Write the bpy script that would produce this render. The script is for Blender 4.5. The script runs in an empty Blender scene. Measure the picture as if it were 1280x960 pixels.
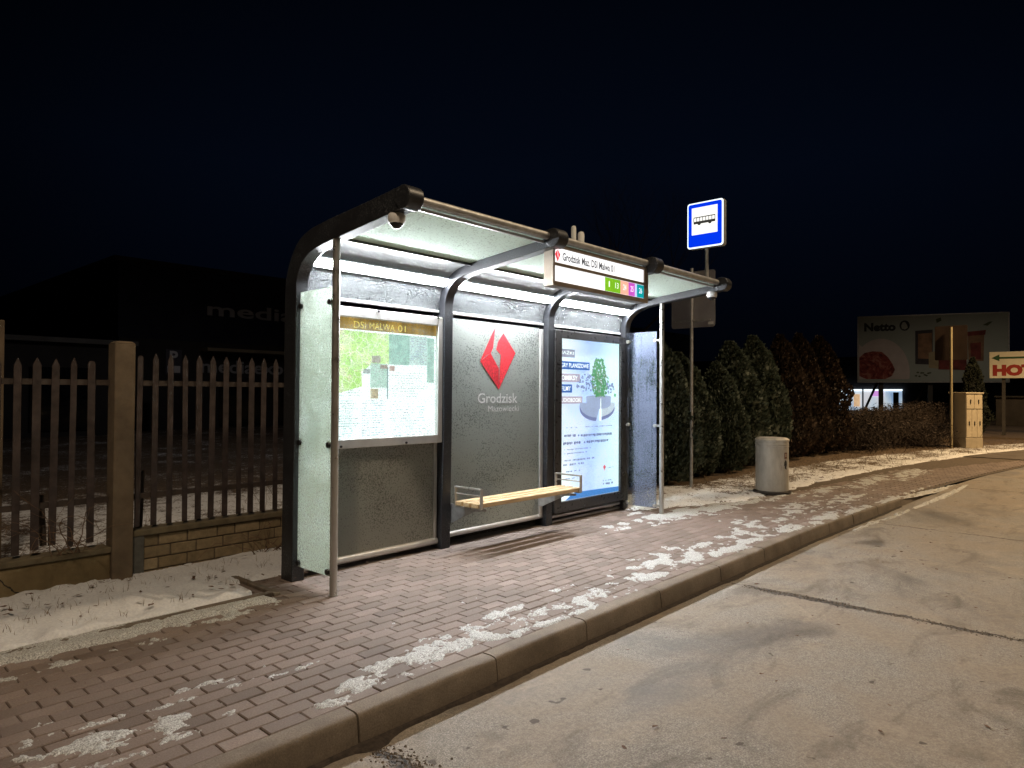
import bpy, math, random
from mathutils import Vector, Matrix, noise as mn
random.seed(7)
scene = bpy.context.scene
COL = scene.collection

# ------------------------------------------------------------------ camera
CAMH = 1.4
f_px, pit, rol, yaw = 860.8235, 0.0136, 0.0059, 0.7342
fw = Vector((math.cos(yaw)*math.cos(pit), math.sin(yaw)*math.cos(pit), math.sin(pit)))
rr = Vector((math.sin(yaw), -math.cos(yaw), 0)); uu = rr.cross(fw)
r2 = math.cos(rol)*rr + math.sin(rol)*uu
u2 = -math.sin(rol)*rr + math.cos(rol)*uu
cd = bpy.data.cameras.new('camera'); cam = bpy.data.objects.new('camera', cd); COL.objects.link(cam)
cam.matrix_world = Matrix((r2, u2, -fw)).transposed().to_4x4()
cam.location = (0, 0, CAMH)
cd.sensor_width = 36; cd.lens = 36*f_px/1280; cd.clip_start = 0.05; cd.clip_end = 900
scene.camera = cam

# ------------------------------------------------------------------ night sky
w = bpy.data.worlds.new('World'); scene.world = w; w.use_nodes = True
nt = w.node_tree; N = nt.nodes; L = nt.links
bg = N['Background']
tc = N.new('ShaderNodeTexCoord'); sp = N.new('ShaderNodeSeparateXYZ'); L.new(tc.outputs['Generated'], sp.inputs[0])
rp = N.new('ShaderNodeValToRGB'); L.new(sp.outputs['Z'], rp.inputs[0])
e = rp.color_ramp.elements
e[0].position = 0.0; e[0].color = (0.0003, 0.0004, 0.0010, 1)
e[1].position = 0.75; e[1].color = (0.0002, 0.00035, 0.0008, 1)
m_ = e.new(0.30); m_.color = (0.0008, 0.0019, 0.0052, 1)
vd = N.new('ShaderNodeVectorMath'); vd.operation = 'DOT_PRODUCT'; L.new(tc.outputs['Generated'], vd.inputs[0]); vd.inputs[1].default_value = (.80, .60, 0)
mr = N.new('ShaderNodeMapRange'); L.new(vd.outputs['Value'], mr.inputs[0]); mr.inputs[1].default_value = .55; mr.inputs[2].default_value = .95; mr.inputs[3].default_value = .22; mr.inputs[4].default_value = 1.1
mr.interpolation_type = 'SMOOTHSTEP'
L.new(rp.outputs[0], bg.inputs[0]); L.new(mr.outputs[0], bg.inputs[1])

# ------------------------------------------------------------------ street lamps (warm, high, outside the frame) and added fill lamps
def lamp(name, loc, power, col, rad=0.25, cone=150):
    d = bpy.data.lights.new(name, 'SPOT'); d.energy = power; d.color = col; d.shadow_soft_size = rad
    d.spot_size = math.radians(cone); d.spot_blend = .5      # a street lamp's shade cuts its light off sideways
    o = bpy.data.objects.new(name, d); COL.objects.link(o); o.location = loc
    return o
lamp('street_and_fill_light', (-0.8, 0.4, 8.0), 1080, (1.0, 0.76, 0.53), cone=140)
lamp('street_and_fill_light', (21.0, -1.2, 8.5), 5200, (1.0, 0.66, 0.33), cone=138)
lamp('street_and_fill_light', (8.5, -.6, 9.0), 1550, (1.0, 0.76, 0.50), cone=122)
lamp('street_and_fill_light', (36.0, 3.0, 9.0), 560, (1.0, 0.80, 0.60), cone=160)  # fill lamp added to brighten the dark billboard
lamp('store_fill_light', (9.0, 15.0, 7.5), 150, (0.95, 0.85, 0.80), cone=165)  # fill lamp added so the faint store sign and yard show
scene.view_settings.view_transform = 'Standard'; scene.view_settings.look = 'None'
scene.view_settings.exposure = 0.0; scene.view_settings.gamma = 1.0
scene.cycles.use_denoising = True
scene.cycles.max_bounces = 8; scene.cycles.transparent_max_bounces = 16
scene.cycles.caustics_reflective = False; scene.cycles.caustics_refractive = False
scene.cycles.sample_clamp_indirect = 4.0

# ------------------------------------------------------------------ helpers
def tag(o, label=None, cat=None, group=None, kind=None):
    if label: o['label'] = label
    if cat: o['category'] = cat
    if group: o['group'] = group
    if kind: o['kind'] = kind
    return o
def thing(name, label, cat, loc=(0, 0, 0), rotz=0, group=None):
    o = bpy.data.objects.new(name, None); COL.objects.link(o)
    o.location = loc; o.rotation_euler = (0, 0, rotz); o.empty_display_size = .1
    return tag(o, label, cat, group)
def root_loc(o):
    while o.parent: o = o.parent
    return Vector(o.location)
class MB:
    def __init__(s): s.v = []; s.f = []; s.m = []; s.mi = 0
    def add(s, vs, fs):
        b = len(s.v); s.v += [Vector(v) for v in vs]
        for f in fs: s.f.append([b+i for i in f]); s.m.append(s.mi)
        return s
    def box(s, x0, x1, y0, y1, z0, z1):
        return s.add([(x0,y0,z0),(x1,y0,z0),(x1,y1,z0),(x0,y1,z0),(x0,y0,z1),(x1,y0,z1),(x1,y1,z1),(x0,y1,z1)],
                     [(0,3,2,1),(4,5,6,7),(0,1,5,4),(1,2,6,5),(2,3,7,6),(3,0,4,7)])
    def tube(s, p, q, r, n=12, r2=None, cap=True):
        p = Vector(p); q = Vector(q); d = (q-p).normalized(); r2 = r if r2 is None else r2
        a = d.orthogonal().normalized(); b = d.cross(a)
        vs = []
        for c, rad in ((p, r), (q, r2)):
            for i in range(n):
                t = 2*math.pi*i/n; vs.append(c + a*math.cos(t)*rad + b*math.sin(t)*rad)
        fs = [(i, (i+1) % n, n+(i+1) % n, n+i) for i in range(n)]
        if cap: fs += [tuple(range(n-1, -1, -1)), tuple(range(n, 2*n))]
        return s.add(vs, fs)
    def path(s, pts, r, n=6):
        for a, b in zip(pts[:-1], pts[1:]): s.tube(a, b, r, n)
        return s
    def lathe(s, prof, n=32, c=(0, 0, 0)):
        vs = []
        for r, z in prof:
            for i in range(n):
                t = 2*math.pi*i/n; vs.append((c[0]+r*math.cos(t), c[1]+r*math.sin(t), c[2]+z))
        fs = []
        for k in range(len(prof)-1):
            for i in range(n):
                j = (i+1) % n; fs.append((k*n+i, k*n+j, (k+1)*n+j, (k+1)*n+i))
        fs.append(tuple(range(n-1, -1, -1))); b = (len(prof)-1)*n; fs.append(tuple(range(b, b+n)))
        return s.add(vs, fs)
    def prism(s, poly, axis, a, b):
        # poly in the other two axes; extruded along axis from a to b
        def P(u, v, t):
            return {'x': (t, u, v), 'y': (u, t, v), 'z': (u, v, t)}[axis]
        n = len(poly)
        vs = [P(u, v, a) for u, v in poly] + [P(u, v, b) for u, v in poly]
        fs = [tuple(range(n)), tuple(range(2*n-1, n-1, -1))] + [(i, n+i, n+(i+1) % n, (i+1) % n) for i in range(n)]
        return s.add(vs, fs)
    def build(s, name, mat, parent=None, local=False, smooth=False, bevel=0, seg=2, kind=None, recalc=False):
        off = Vector((0, 0, 0))
        if parent is not None and not local: off = root_loc(parent)
        me = bpy.data.meshes.new(name)
        me.from_pydata([tuple(v-off) for v in s.v], [], s.f)
        mats = mat if isinstance(mat, (list, tuple)) else [mat]
        for m in mats: me.materials.append(m)
        if len(mats) > 1: me.polygons.foreach_set('material_index', s.m)
        if recalc:
            import bmesh
            bm = bmesh.new(); bm.from_mesh(me); bmesh.ops.recalc_face_normals(bm, faces=bm.faces); bm.to_mesh(me); bm.free()
        if smooth:
            me.polygons.foreach_set('use_smooth', [True]*len(me.polygons))
            me.set_sharp_from_angle(angle=math.radians(35))
        me.update()
        o = bpy.data.objects.new(name, me); COL.objects.link(o)
        if parent is not None: o.parent = parent
        if bevel:
            b = o.modifiers.new('bevel', 'BEVEL'); b.width = bevel; b.segments = seg; b.limit_method = 'ANGLE'
            b.angle_limit = math.radians(40)
        if kind: o['kind'] = kind
        return o
def copy_tree(o, parent=None):
    c = o.copy(); COL.objects.link(c); c.parent = parent
    for ch in list(o.children): copy_tree(ch, c)
    return c
def catmull(pts, k=4):
    out = []
    n = len(pts)
    for i in range(n-1):
        p0 = pts[max(i-1, 0)]; p1 = pts[i]; p2 = pts[i+1]; p3 = pts[min(i+2, n-1)]
        for j in range(k):
            t = j/k
            out.append(tuple(0.5*((2*b)+(-a+c)*t+(2*a-5*b+4*c-d)*t*t+(-a+3*b-3*c+d)*t**3) for a, b, c, d in zip(p0, p1, p2, p3)))
    out.append(pts[-1]); return out
def ell(cx, cz, rx, rz, n=32, a0=0, a1=2*math.pi):
    return [(cx+rx*math.cos(a0+(a1-a0)*i/n), cz+rz*math.sin(a0+(a1-a0)*i/n)) for i in range(n)]

# text: real lettering, fitted into a rectangle; face 'y' reads from -Y (x right), 'x' reads from -X (right is -Y)
def lettering(body, name, mat, parent, a0, a1, z0, z1, plane, face='y', depth=0.002, bold=0.0, local=False, space=1.0):
    cu = bpy.data.curves.new('lettering', 'FONT'); cu.body = body; cu.offset = bold; cu.space_character = space
    cu.resolution_u = 3
    t = bpy.data.objects.new('lettering', cu); COL.objects.link(t)
    dg = bpy.context.evaluated_depsgraph_get(); dg.update()
    me = bpy.data.meshes.new_from_object(t.evaluated_get(dg))
    bpy.data.objects.remove(t); bpy.data.curves.remove(cu)
    xs = [v.co.x for v in me.vertices]; ys = [v.co.y for v in me.vertices]
    x0, x1, y0, y1 = min(xs), max(xs), min(ys), max(ys)
    mb = MB(); off = len(me.vertices)
    def P(v, d):
        a = a0+(a1-a0)*(v.co.x-x0)/(x1-x0); z = z0+(z1-z0)*(v.co.y-y0)/(y1-y0)
        return (a, plane-d, z) if face == 'y' else (plane-d, a, z)
    vs = [P(v, depth) for v in me.vertices]
    mb.add(vs, [tuple(p.vertices) for p in me.polygons])
    bpy.data.meshes.remove(me)
    return mb.build(name, mat, parent, local=local)

# ------------------------------------------------------------------ materials
def mat(name):
    m = bpy.data.materials.new(name); m.use_nodes = True; return m
class NT:
    def __init__(s, m): s.m = m; s.t = m.node_tree; s.N = s.t.nodes; s.L = s.t.links; s.b = s.N['Principled BSDF']; s.out = s.N['Material Output']
    def n(s, k, **kw):
        o = s.N.new(k)
        for a, b in kw.items(): setattr(o, a, b)
        return o
    def lk(s, a, b): s.L.new(a, b)
    def obj(s):
        return s.n('ShaderNodeTexCoord').outputs['Object']
    def noise(s, scale, detail=4, rough=.55, vec=None, dist=0, sx=None):
        v = vec or s.obj()
        if sx:
            mp = s.n('ShaderNodeMapping'); mp.inputs['Scale'].default_value = sx; s.lk(v, mp.inputs[0]); v = mp.outputs[0]
        o = s.n('ShaderNodeTexNoise'); o.inputs['Scale'].default_value = scale; o.inputs['Detail'].default_value = detail
        o.inputs['Roughness'].default_value = rough; o.inputs['Distortion'].default_value = dist; s.lk(v, o.inputs['Vector']); return o.outputs[0]
    def ramp(s, fac, *st):
        o = s.n('ShaderNodeValToRGB'); s.lk(fac, o.inputs[0]); e = o.color_ramp.elements
        for i, (p, c) in enumerate(st):
            if isinstance(c, (int, float)): c = (c, c, c)
            el = e[i] if i < 2 else e.new(p)
            el.position = p; el.color = (*c[:3], 1)
        return o.outputs[0]
    def mix(s, fac, a, b, mode='MIX'):
        o = s.n('ShaderNodeMix', data_type='RGBA', blend_type=mode)
        if isinstance(fac, (int, float)): o.inputs[0].default_value = fac
        else: s.lk(fac, o.inputs[0])
        for k, v in ((6, a), (7, b)):
            if isinstance(v, tuple): o.inputs[k].default_value = (*v[:3], 1)
            else: s.lk(v, o.inputs[k])
        return o.outputs[2]
    def math(s, op, a, b=0, clamp=False):
        o = s.n('ShaderNodeMath', operation=op); o.use_clamp = clamp
        for k, v in ((0, a), (1, b)):
            if isinstance(v, (int, float)): o.inputs[k].default_value = v
            else: s.lk(v, o.inputs[k])
        return o.outputs[0]
    def bump(s, h, strength=.3, dist=.01):
        o = s.n('ShaderNodeBump'); o.inputs['Strength'].default_value = strength; o.inputs['Distance'].default_value = dist
        s.lk(h, o.inputs['Height']); s.lk(o.outputs[0], s.b.inputs['Normal']); return o
def simple(name, col, rough=.5, metal=0, vary=.25, scale=6, bump=.15, bscale=60, spec=.5):
    m = mat(name); t = NT(m); b = t.b
    n1 = t.noise(scale, 5); lo = tuple(c*(1-vary) for c in col); hi = tuple(min(1, c*(1+vary)) for c in col)
    t.lk(t.ramp(n1, (.3, lo), (.7, hi)), b.inputs['Base Color'])
    rr_ = t.ramp(t.noise(scale*3, 3), (.3, max(.05, rough-.12)), (.7, min(1, rough+.12)))
    t.lk(rr_, b.inputs['Roughness'])
    b.inputs['Metallic'].default_value = metal; b.inputs['Specular IOR Level'].default_value = spec
    if bump: t.bump(t.noise(bscale, 4), bump, .004)
    return m
def emis(name, col, strength, vary=0.0, scale=3):
    m = mat(name); t = NT(m); t.b.inputs['Base Color'].default_value = (*[c*.6 for c in col], 1)
    t.b.inputs['Roughness'].default_value = .35
    if vary:
        c = t.ramp(t.noise(scale, 3), (.3, tuple(x*(1-vary) for x in col)), (.7, col)); t.lk(c, t.b.inputs['Emission Color'])
    else: t.b.inputs['Emission Color'].default_value = (*col, 1)
    t.b.inputs['Emission Strength'].default_value = strength
    return m

# dark rib paint with frost speckle
def m_rib():
    m = mat('anthracite_frosted_paint'); t = NT(m)
    a = t.ramp(t.noise(110, 2, .6), (.52, (.018, .02, .024)), (.70, (.12, .13, .14)))
    big = t.ramp(t.noise(4, 3), (.42, 0.0), (.65, 1.0))
    t.lk(t.mix(big, (.02, .021, .025), a), t.b.inputs['Base Color'])
    t.b.inputs['Roughness'].default_value = .42; t.b.inputs['Metallic'].default_value = .1
    t.bump(t.noise(110, 2), .15, .002); return m
M_rib = m_rib()
M_steel = simple('brushed_steel', (.52, .51, .48), .36, .75, .05, 5, 0)
M_galv = simple('galvanised_metal', (.42, .42, .41), .5, .6, .22, 14, .1, 90)
M_alu = simple('pale_aluminium', (.62, .61, .59), .4, .5, .1, 8, .06, 80)
M_darkframe = simple('dark_frame_paint', (.03, .028, .027), .35, .1, .3, 8, .08)
M_black = simple('black_rubber', (.015, .015, .016), .5, 0, .3, 10, .05)
M_white = simple('white_plastic', (.7, .7, .68), .35, 0, .08, 10, 0)
M_dome = simple('smoked_dome', (.01, .01, .012), .06, 0, .1, 5, 0)
M_brownmetal = simple('sign_box_metal', (.30, .25, .20), .42, .5, .15, 9, .08)
M_wood = None
def m_wood():
    m = mat('bench_wood'); t = NT(m)
    g = t.noise(9, 6, .6, sx=(1, 14, 14), dist=.6)
    c = t.ramp(g, (.3, (.34, .23, .12)), (.55, (.52, .39, .22)), (.75, (.60, .47, .29)))
    t.lk(c, t.b.inputs['Base Color']); t.b.inputs['Roughness'].default_value = .5; t.bump(g, .2, .003); return m
M_wood = m_wood()

def frosted(name, col, cover, scale=75, lo=.38, hi=.60, transl=.55, patch=1.5, patch_amt=.5, rough=.75, clear=None):
    """pane with frozen droplets: frost diffuses and lets light through, gaps between are clear glass"""
    m = mat(name); t = NT(m); N_, out = t.N, t.out
    d = t.n('ShaderNodeBsdfDiffuse'); d.inputs[0].default_value = (*col, 1)
    tr = t.n('ShaderNodeBsdfTranslucent'); tr.inputs[0].default_value = (*col, 1)
    mx = t.n('ShaderNodeMixShader'); mx.inputs[0].default_value = transl; t.lk(d.outputs[0], mx.inputs[1]); t.lk(tr.outputs[0], mx.inputs[2])
    gl = t.n('ShaderNodeBsdfGlossy'); gl.inputs[1].default_value = .12
    tp = t.n('ShaderNodeBsdfTransparent'); tp.inputs[0].default_value = (.90, .94, .92, 1)
    cl = t.n('ShaderNodeMixShader'); cl.inputs[0].default_value = .06; t.lk(tp.outputs[0], cl.inputs[1]); t.lk(gl.outputs[0], cl.inputs[2])
    fine = t.noise(scale, 3, .6); big = t.noise(patch, 4, .6, sx=(1, 1, 1.6))
    s_ = t.math('ADD', fine, t.math('MULTIPLY', t.math('SUBTRACT', big, .5), patch_amt))
    fac = t.ramp(s_, (lo, 0.0), (hi, 1.0))
    drip = t.noise(1.0, 3, .6, sx=(26, 26, 1.3))
    s_ = t.math('SUBTRACT', s_, t.ramp(drip, (.56, 0.0), (.70, .13)))
    band = t.noise(1.0, 2, .5, sx=(.8, .8, 5))
    s_ = t.math('ADD', s_, t.math('MULTIPLY', t.math('SUBTRACT', band, .5), .12))
    if clear:
        xyz = t.n('ShaderNodeSeparateXYZ'); t.lk(t.obj(), xyz.inputs[0])
        ed = t.math('ADD', t.math('ADD', xyz.outputs[1], 1.0), t.math('MULTIPLY', t.math('SUBTRACT', big, .5), .15))
        k_ = t.ramp(ed, (clear[0], 1.0), (clear[1], .62)); s2 = t.math('MULTIPLY', s_, k_); fac = t.ramp(s2, (lo, 0.0), (hi, 1.0))
    fac = t.math('MULTIPLY', fac, cover)
    fin = t.n('ShaderNodeMixShader'); t.lk(fac, fin.inputs[0]); t.lk(cl.outputs[0], fin.inputs[1]); t.lk(mx.outputs[0], fin.inputs[2])
    bp = t.n('ShaderNodeBump'); bp.inputs['Strength'].default_value = .6; bp.inputs['Distance'].default_value = .004; t.lk(fine, bp.inputs['Height'])
    for x in (d, tr, gl): t.lk(bp.outputs[0], x.inputs['Normal'])
    t.lk(fin.outputs[0], out.inputs[0]); t.N.remove(t.b); return m
M_back = frosted('frosted_back_glass', (.46, .50, .47), .95, 78, .27, .44, .30)
M_backlow = frosted('frosted_low_glass', (.42, .43, .39), .93, 80, .30, .47, .30)
M_curve = frosted('frosted_curved_glass', (.22, .235, .24), .96, 95, .33, .52, .35, 2, .35)
M_roof = frosted('frosted_roof_glass', (.80, .93, .86), .98, 60, .2, .42, .22, 1.2, .3)
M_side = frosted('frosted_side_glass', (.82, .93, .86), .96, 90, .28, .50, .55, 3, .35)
M_side2 = frosted('frosted_far_side_glass', (.28, .33, .46), .80, 85, .33, .52, .45, 1.8, .6, clear=(.84, .91))  # blue of the poster's light is put into this pane's colour
M_casegl = frosted('droplet_case_glass', (.72, .82, .80), .42, 130, .50, .66, .6, 3, .4)

# ------------------------------------------------------------------ ground, road, pavement, kerb
def yk(x):                                                            # front edge of the kerb
    if x < 7.5: return 2.5
    return 2.5 - 0.0062*(x-7.5)**2 - 0.035*(x-7.5)
def zroad(x):
    t = min(max((x-8)/7.0, 0), 1); return -0.14 + 0.13*t*t*(3-2*t)
def ykin(x): return yk(x)+.12

def m_road():
    m = mat('worn_concrete_road'); t = NT(m)
    v = t.obj()
    fine = t.noise(130, 3, .75)
    grit = t.ramp(fine, (.34, (.13, .12, .105)), (.5, (.225, .205, .178)), (.66, (.40, .375, .33)))
    mid = t.noise(1.1, 5, .6, dist=.4)
    c = t.mix(t.ramp(mid, (.40, 0.0), (.62, .75)), grit, (.25, .205, .155))
    st = t.noise(.55, 5, .62, dist=.5, sx=(1, 1.5, 1))
    c = t.mix(t.ramp(st, (.53, 0.0), (.66, .75)), c, (.075, .070, .066))
    st2 = t.noise(2.3, 6, .68, dist=.8, sx=(.6, 1.3, 1))
    c = t.mix(t.ramp(st2, (.52, 0.0), (.68, .6)), c, (.085, .070, .055))
    c = t.mix(t.ramp(t.noise(1.7, 5, .65, dist=1.0), (.56, 0.0), (.72, .55)), c, (.33, .275, .21))
    c = t.mix(1.0, c, t.ramp(t.noise(45, 3, .7), (.35, .86), (.65, 1.14)), 'MULTIPLY')
    sp_ = t.noise(9, 2, .5)
    c = t.mix(t.ramp(sp_, (.71, 0.0), (.74, .8)), c, (.05, .036, .026))
    xyz = t.n('ShaderNodeSeparateXYZ'); t.lk(v, xyz.inputs[0])
    jn = t.math('MULTIPLY', t.math('SUBTRACT', t.noise(3.2, 6, .7), .5), .22)
    wmod = t.ramp(t.noise(2.1, 3, .6), (.38, .0), (.62, 1.0))
    jall = None
    for X0, wd in ((1.83, .08), (5.40, .085), (9.08, .022), (12.8, .022), (16.5, .022), (-1.8, .03)):
        dx = t.math('ABSOLUTE', t.math('SUBTRACT', t.math('ADD', xyz.outputs[0], jn), X0))
        k = t.math('SUBTRACT', 1, t.math('DIVIDE', dx, t.math('MULTIPLY', t.math('ADD', wmod, .22), wd*.85)), clamp=True)
        jall = k if jall is None else t.math('MAXIMUM', jall, k)
    ge = t.ramp(t.math('ADD', jall, t.math('MULTIPLY', t.math('SUBTRACT', t.noise(40, 3, .7), .5), .9)), (.25, 0.0), (.6, 1.0))
    ge = t.math('MULTIPLY', ge, t.ramp(jall, (.01, 0.0), (.06, 1.0)))
    ag = t.ramp(t.noise(60, 3, .7), (.42, (.012, .009, .007)), (.62, (.12, .10, .082)))
    c = t.mix(ge, c, ag)
    t.lk(c, t.b.inputs['Base Color'])
    t.lk(t.ramp(st, (.5, .78), (.66, .5)), t.b.inputs['Roughness'])
    h = t.math('SUBTRACT', t.math('MULTIPLY', fine, .25), t.math('MULTIPLY', ge, t.math('ADD', t.noise(50, 4), .6)))
    t.bump(h, .7, .012); return m
M_road = m_road()
mb = MB(); xs = [-14+.5*i for i in range(120)] + [46+6*i for i in range(16)]
ys = 14
for x in xs:
    for j in range(ys+1):
        t_ = j/ys; y = (yk(min(x, 26))+.03) + t_*(-16-yk(min(x, 26)))
        if x > 26: y = (yk(26)+.03 + (x-26)*-.28) + t_*(-20)
        mb.v.append(Vector((x, y, zroad(x))))
for i in range(len(xs)-1):
    for j in range(ys):
        a = i*(ys+1)+j; mb.f.append((a, a+1, a+ys+2, a+ys+1)); mb.m.append(0)
road = mb.build('road', M_road, kind='structure')
for p in road.data.polygons: p.use_smooth = True

# far ground sheet to the horizon
M_ground = simple('dark_winter_ground', (.05, .042, .032), .95, 0, .5, 1.2, .4, 20)
MB().add([(-400, -400, -.30), (500, -400, -.30), (500, 400, -.30), (-400, 400, -.30)], [(0, 1, 2, 3)]).build('ground', M_ground, kind='structure')

# verge and yard: snow over soil and litter, real relief
def m_snowsoil(name, thr, hi=.06):
    m = mat(name); t = NT(m)
    big = t.noise(.9, 4, .6); mid = t.noise(7, 5, .7); fine = t.noise(38, 4, .7)
    s_ = t.math('ADD', t.math('ADD', t.math('MULTIPLY', big, .6), t.math('MULTIPLY', mid, .55)), t.math('MULTIPLY', fine, .75))
    at = t.n('ShaderNodeAttribute', attribute_name='snow')
    s_ = t.math('ADD', s_, at.outputs['Fac'])
    f = t.ramp(s_, (thr, 0.0), (thr+hi, 1.0))
    soil = t.ramp(t.noise(25, 5, .7), (.35, (.035, .022, .013)), (.55, (.11, .075, .045)), (.72, (.24, .17, .10)))
    sn = t.ramp(t.noise(60, 3), (.3, (.62, .64, .68)), (.7, (.80, .82, .84)))
    t.lk(t.mix(f, soil, sn), t.b.inputs['Base Color']); t.b.inputs['Roughness'].default_value = .8
    t.b.inputs['Subsurface Weight'].default_value = 0.0
    t.bump(t.math('ADD', t.noise(45, 4, .7), t.math('MULTIPLY', f, .4)), .55, .015); return m
M_verge = m_snowsoil('snow_and_leaf_litter', .94)
def verge_back(x):       # pavement's back edge
    if x < 2.32: return 4.43
    if x < 7.15: return 4.85
    if x < 8.6: return 4.5 - .42*(x-7.15)
    base = 3.84 - .02*(x-8.6)
    if x > 11: base -= .0112*(x-11)**2
    return base
XS = [-6+.12*i for i in range(55)] + [.6+.03*i for i in range(60)] + [2.4+.1*i for i in range(48)] + [7.2+.06*i for i in range(150)] + [16.2+.25*i for i in range(60)] + [31.2+3*i for i in range(30)]
YT = [0, .006, .03, .06, .1, .15, .2, .25, .3, .36, .42, .5, .6, .7, .8, .9, 1.0, 1.1, 1.2, 1.35, 1.5, 1.7, 2, 2.4, 3, 3.6, 4.4, 5.5, 7, 9, 12, 16, 22, 30, 45, 70]
mb = MB(); snowv = []
for x in XS:
    yb = verge_back(min(x, 27)) - (0 if x < 27 else (x-27)*.25)
    for k, t_ in enumerate(YT):
        y = yb+t_
        z = .012 + .030*mn.noise(Vector((x*2.2, y*2.2, 0))) + .016*mn.noise(Vector((x*9, y*9, 3)))
        s_ = -.12
        if x < 2.4 and y < 5.6: z = .032 + .026*mn.noise(Vector((x*3, y*3, 0))) + .030*mn.noise(Vector((x*9, y*9, 3))) + .014*mn.noise(Vector((x*26, y*26, 3))); s_ = .27 - .12*max(0, (y-5.2))/.4
        elif x < 3.6 and y < 5.7: s_ = .25; z += .01
        elif x > 7.0 and y < 5.2: s_ = .12 if x < 9.2 else .02
        if x > 10 and y > yb+1.3 and y < 8: s_ = -.22
        if x > 10 and y < yb+.35: s_ = .10
        if y > 5.65 and x < 8: s_ = .06
        if y > 10: s_ = -.10
        if k == 0: z = -.02
        elif k == 1: z = -.012 + .3*max(0, z)
        elif k == 2 and x > 2.4: z = z*.5-.004+.012*mn.noise(Vector((x*11, y*11, 8)))
        if k < 6 and x > 7: y += .10*mn.noise(Vector((x*2.2, 0, 4)))+.07*mn.noise(Vector((x*8, y*3, 4)))
        mb.v.append(Vector((x, y, z))); snowv.append(s_)
ny = len(YT)
for i in range(len(XS)-1):
    for j in range(ny-1):
        a = i*ny+j; mb.f.append((a, a+ny, a+ny+1, a+1)); mb.m.append(0)
vg = mb.build('verge', M_verge, kind='structure')
at = vg.data.attributes.new('snow', 'FLOAT', 'POINT'); at.data.foreach_set('value', snowv)
for p in vg.data.polygons: p.use_smooth = True

# pavers: each brick bevelled, laid in stretcher bond
def m_paver():
    m = mat('brown_pavers'); t = NT(m)
    at = t.n('ShaderNodeAttribute', attribute_name='tone')
    base = t.ramp(at.outputs['Fac'], (0, (.138, .106, .089)), (.5, (.188, .146, .123)), (1, (.24, .191, .164)))
    g = t.noise(120, 4, .7)
    c = t.mix(.55, base, t.mix(1.0, base, t.ramp(g, (.3, .55), (.7, 1.5)), 'MULTIPLY'))
    d = t.noise(1.6, 5, .6)
    c = t.mix(t.ramp(d, (.45, 0.0), (.7, .5)), c, (.105, .082, .066))
    t.lk(c, t.b.inputs['Base Color']); t.b.inputs['Roughness'].default_value = .72
    t.bump(g, .35, .003); return m
M_pav = m_paver()
M_joint = simple('sandy_joint', (.10, .078, .058), .95, 0, .4, 30, .3)
mb = MB(); tone = []
bw, bh = .187, .0965
nrow = 0; y = 2.72-bh
rows = []
while y < 4.86: rows.append(y); y += bh
for r_, y0 in enumerate(rows):
    ph = 1.167 + (bw/2 if r_ % 2 == 0 else 0)
    k0 = int((-3.0-ph)/bw)
    for k in range(k0, 130):
        x0 = ph+k*bw
        if x0 > 19: break
        xc = x0+bw/2
        y_a = y0; y_b = y0+bh
        if y_b > verge_back(xc)+.02 and not (2.32 <= xc < 7.15): continue
        shift = 0
        if x0 > 7.5: shift = yk(x0)-2.5; 
        if y_b+shift*1.0 > verge_back(xc)+.06: continue
        y_a += shift; y_b += shift
        g = .0022; c = .0045; jz = random.uniform(-.0016, .0012); tx = random.uniform(-.0012, .0012); ty = random.uniform(-.001, .001)
        X0, X1, Y0, Y1 = x0+g, x0+bw-g, y_a+g, y_b-g
        lowv = -.016
        vs = [(X0, Y0, lowv), (X1, Y0, lowv), (X1, Y1, lowv), (X0, Y1, lowv),
              (X0, Y0, -c+jz-tx-ty), (X1, Y0, -c+jz+tx-ty), (X1, Y1, -c+jz+tx+ty), (X0, Y1, -c+jz-tx+ty),
              (X0+c, Y0+c, jz-tx-ty), (X1-c, Y0+c, jz+tx-ty), (X1-c, Y1-c, jz+tx+ty), (X0+c, Y1-c, jz-tx+ty)]
        fs = [(8, 9, 10, 11)]
        for i in range(4):
            j = (i+1) % 4; fs += [(i, j, 4+j, 4+i), (4+i, 4+j, 8+j, 8+i)]
        mb.add(vs, fs); tn = min(1, max(0, random.gauss(.5, .22))); tone += [tn]*12
pv = mb.build('pavement', M_pav, kind='structure')
at = pv.data.attributes.new('tone', 'FLOAT', 'POINT'); at.data.foreach_set('value', tone)
# bedding below the joints
mb = MB(); n_ = 0
for i in range(140):
    x = -3+.18*i
    mb.v += [Vector((x, yk(x)+.06, -.0125)), Vector((x, verge_back(x)+.03, -.0125))]
for i in range(139): mb.f.append((2*i, 2*i+2, 2*i+3, 2*i+1)); mb.m.append(0)
mb.build('pavement_bedding', M_joint, kind='structure')
# beyond the bricks the footway is dark asphalt joining the side road
mb = MB()
for i in range(60):
    x = 18.9+i*1.0
    a = yk(min(x, 26)) - (0 if x < 26 else (x-26)*.28) + .02
    b = verge_back(min(x, 27)) - (0 if x < 27 else (x-27)*.25) + .02
    mb.v += [Vector((x, a, .0)), Vector((x, b, .004))]
for i in range(59): mb.f.append((2*i, 2*i+2, 2*i+3, 2*i+1)); mb.m.append(0)
mb.build('path', simple('dark_trodden_path', (.10, .082, .065), .8, 0, .3, 2, .3, 40), kind='structure')

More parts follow.
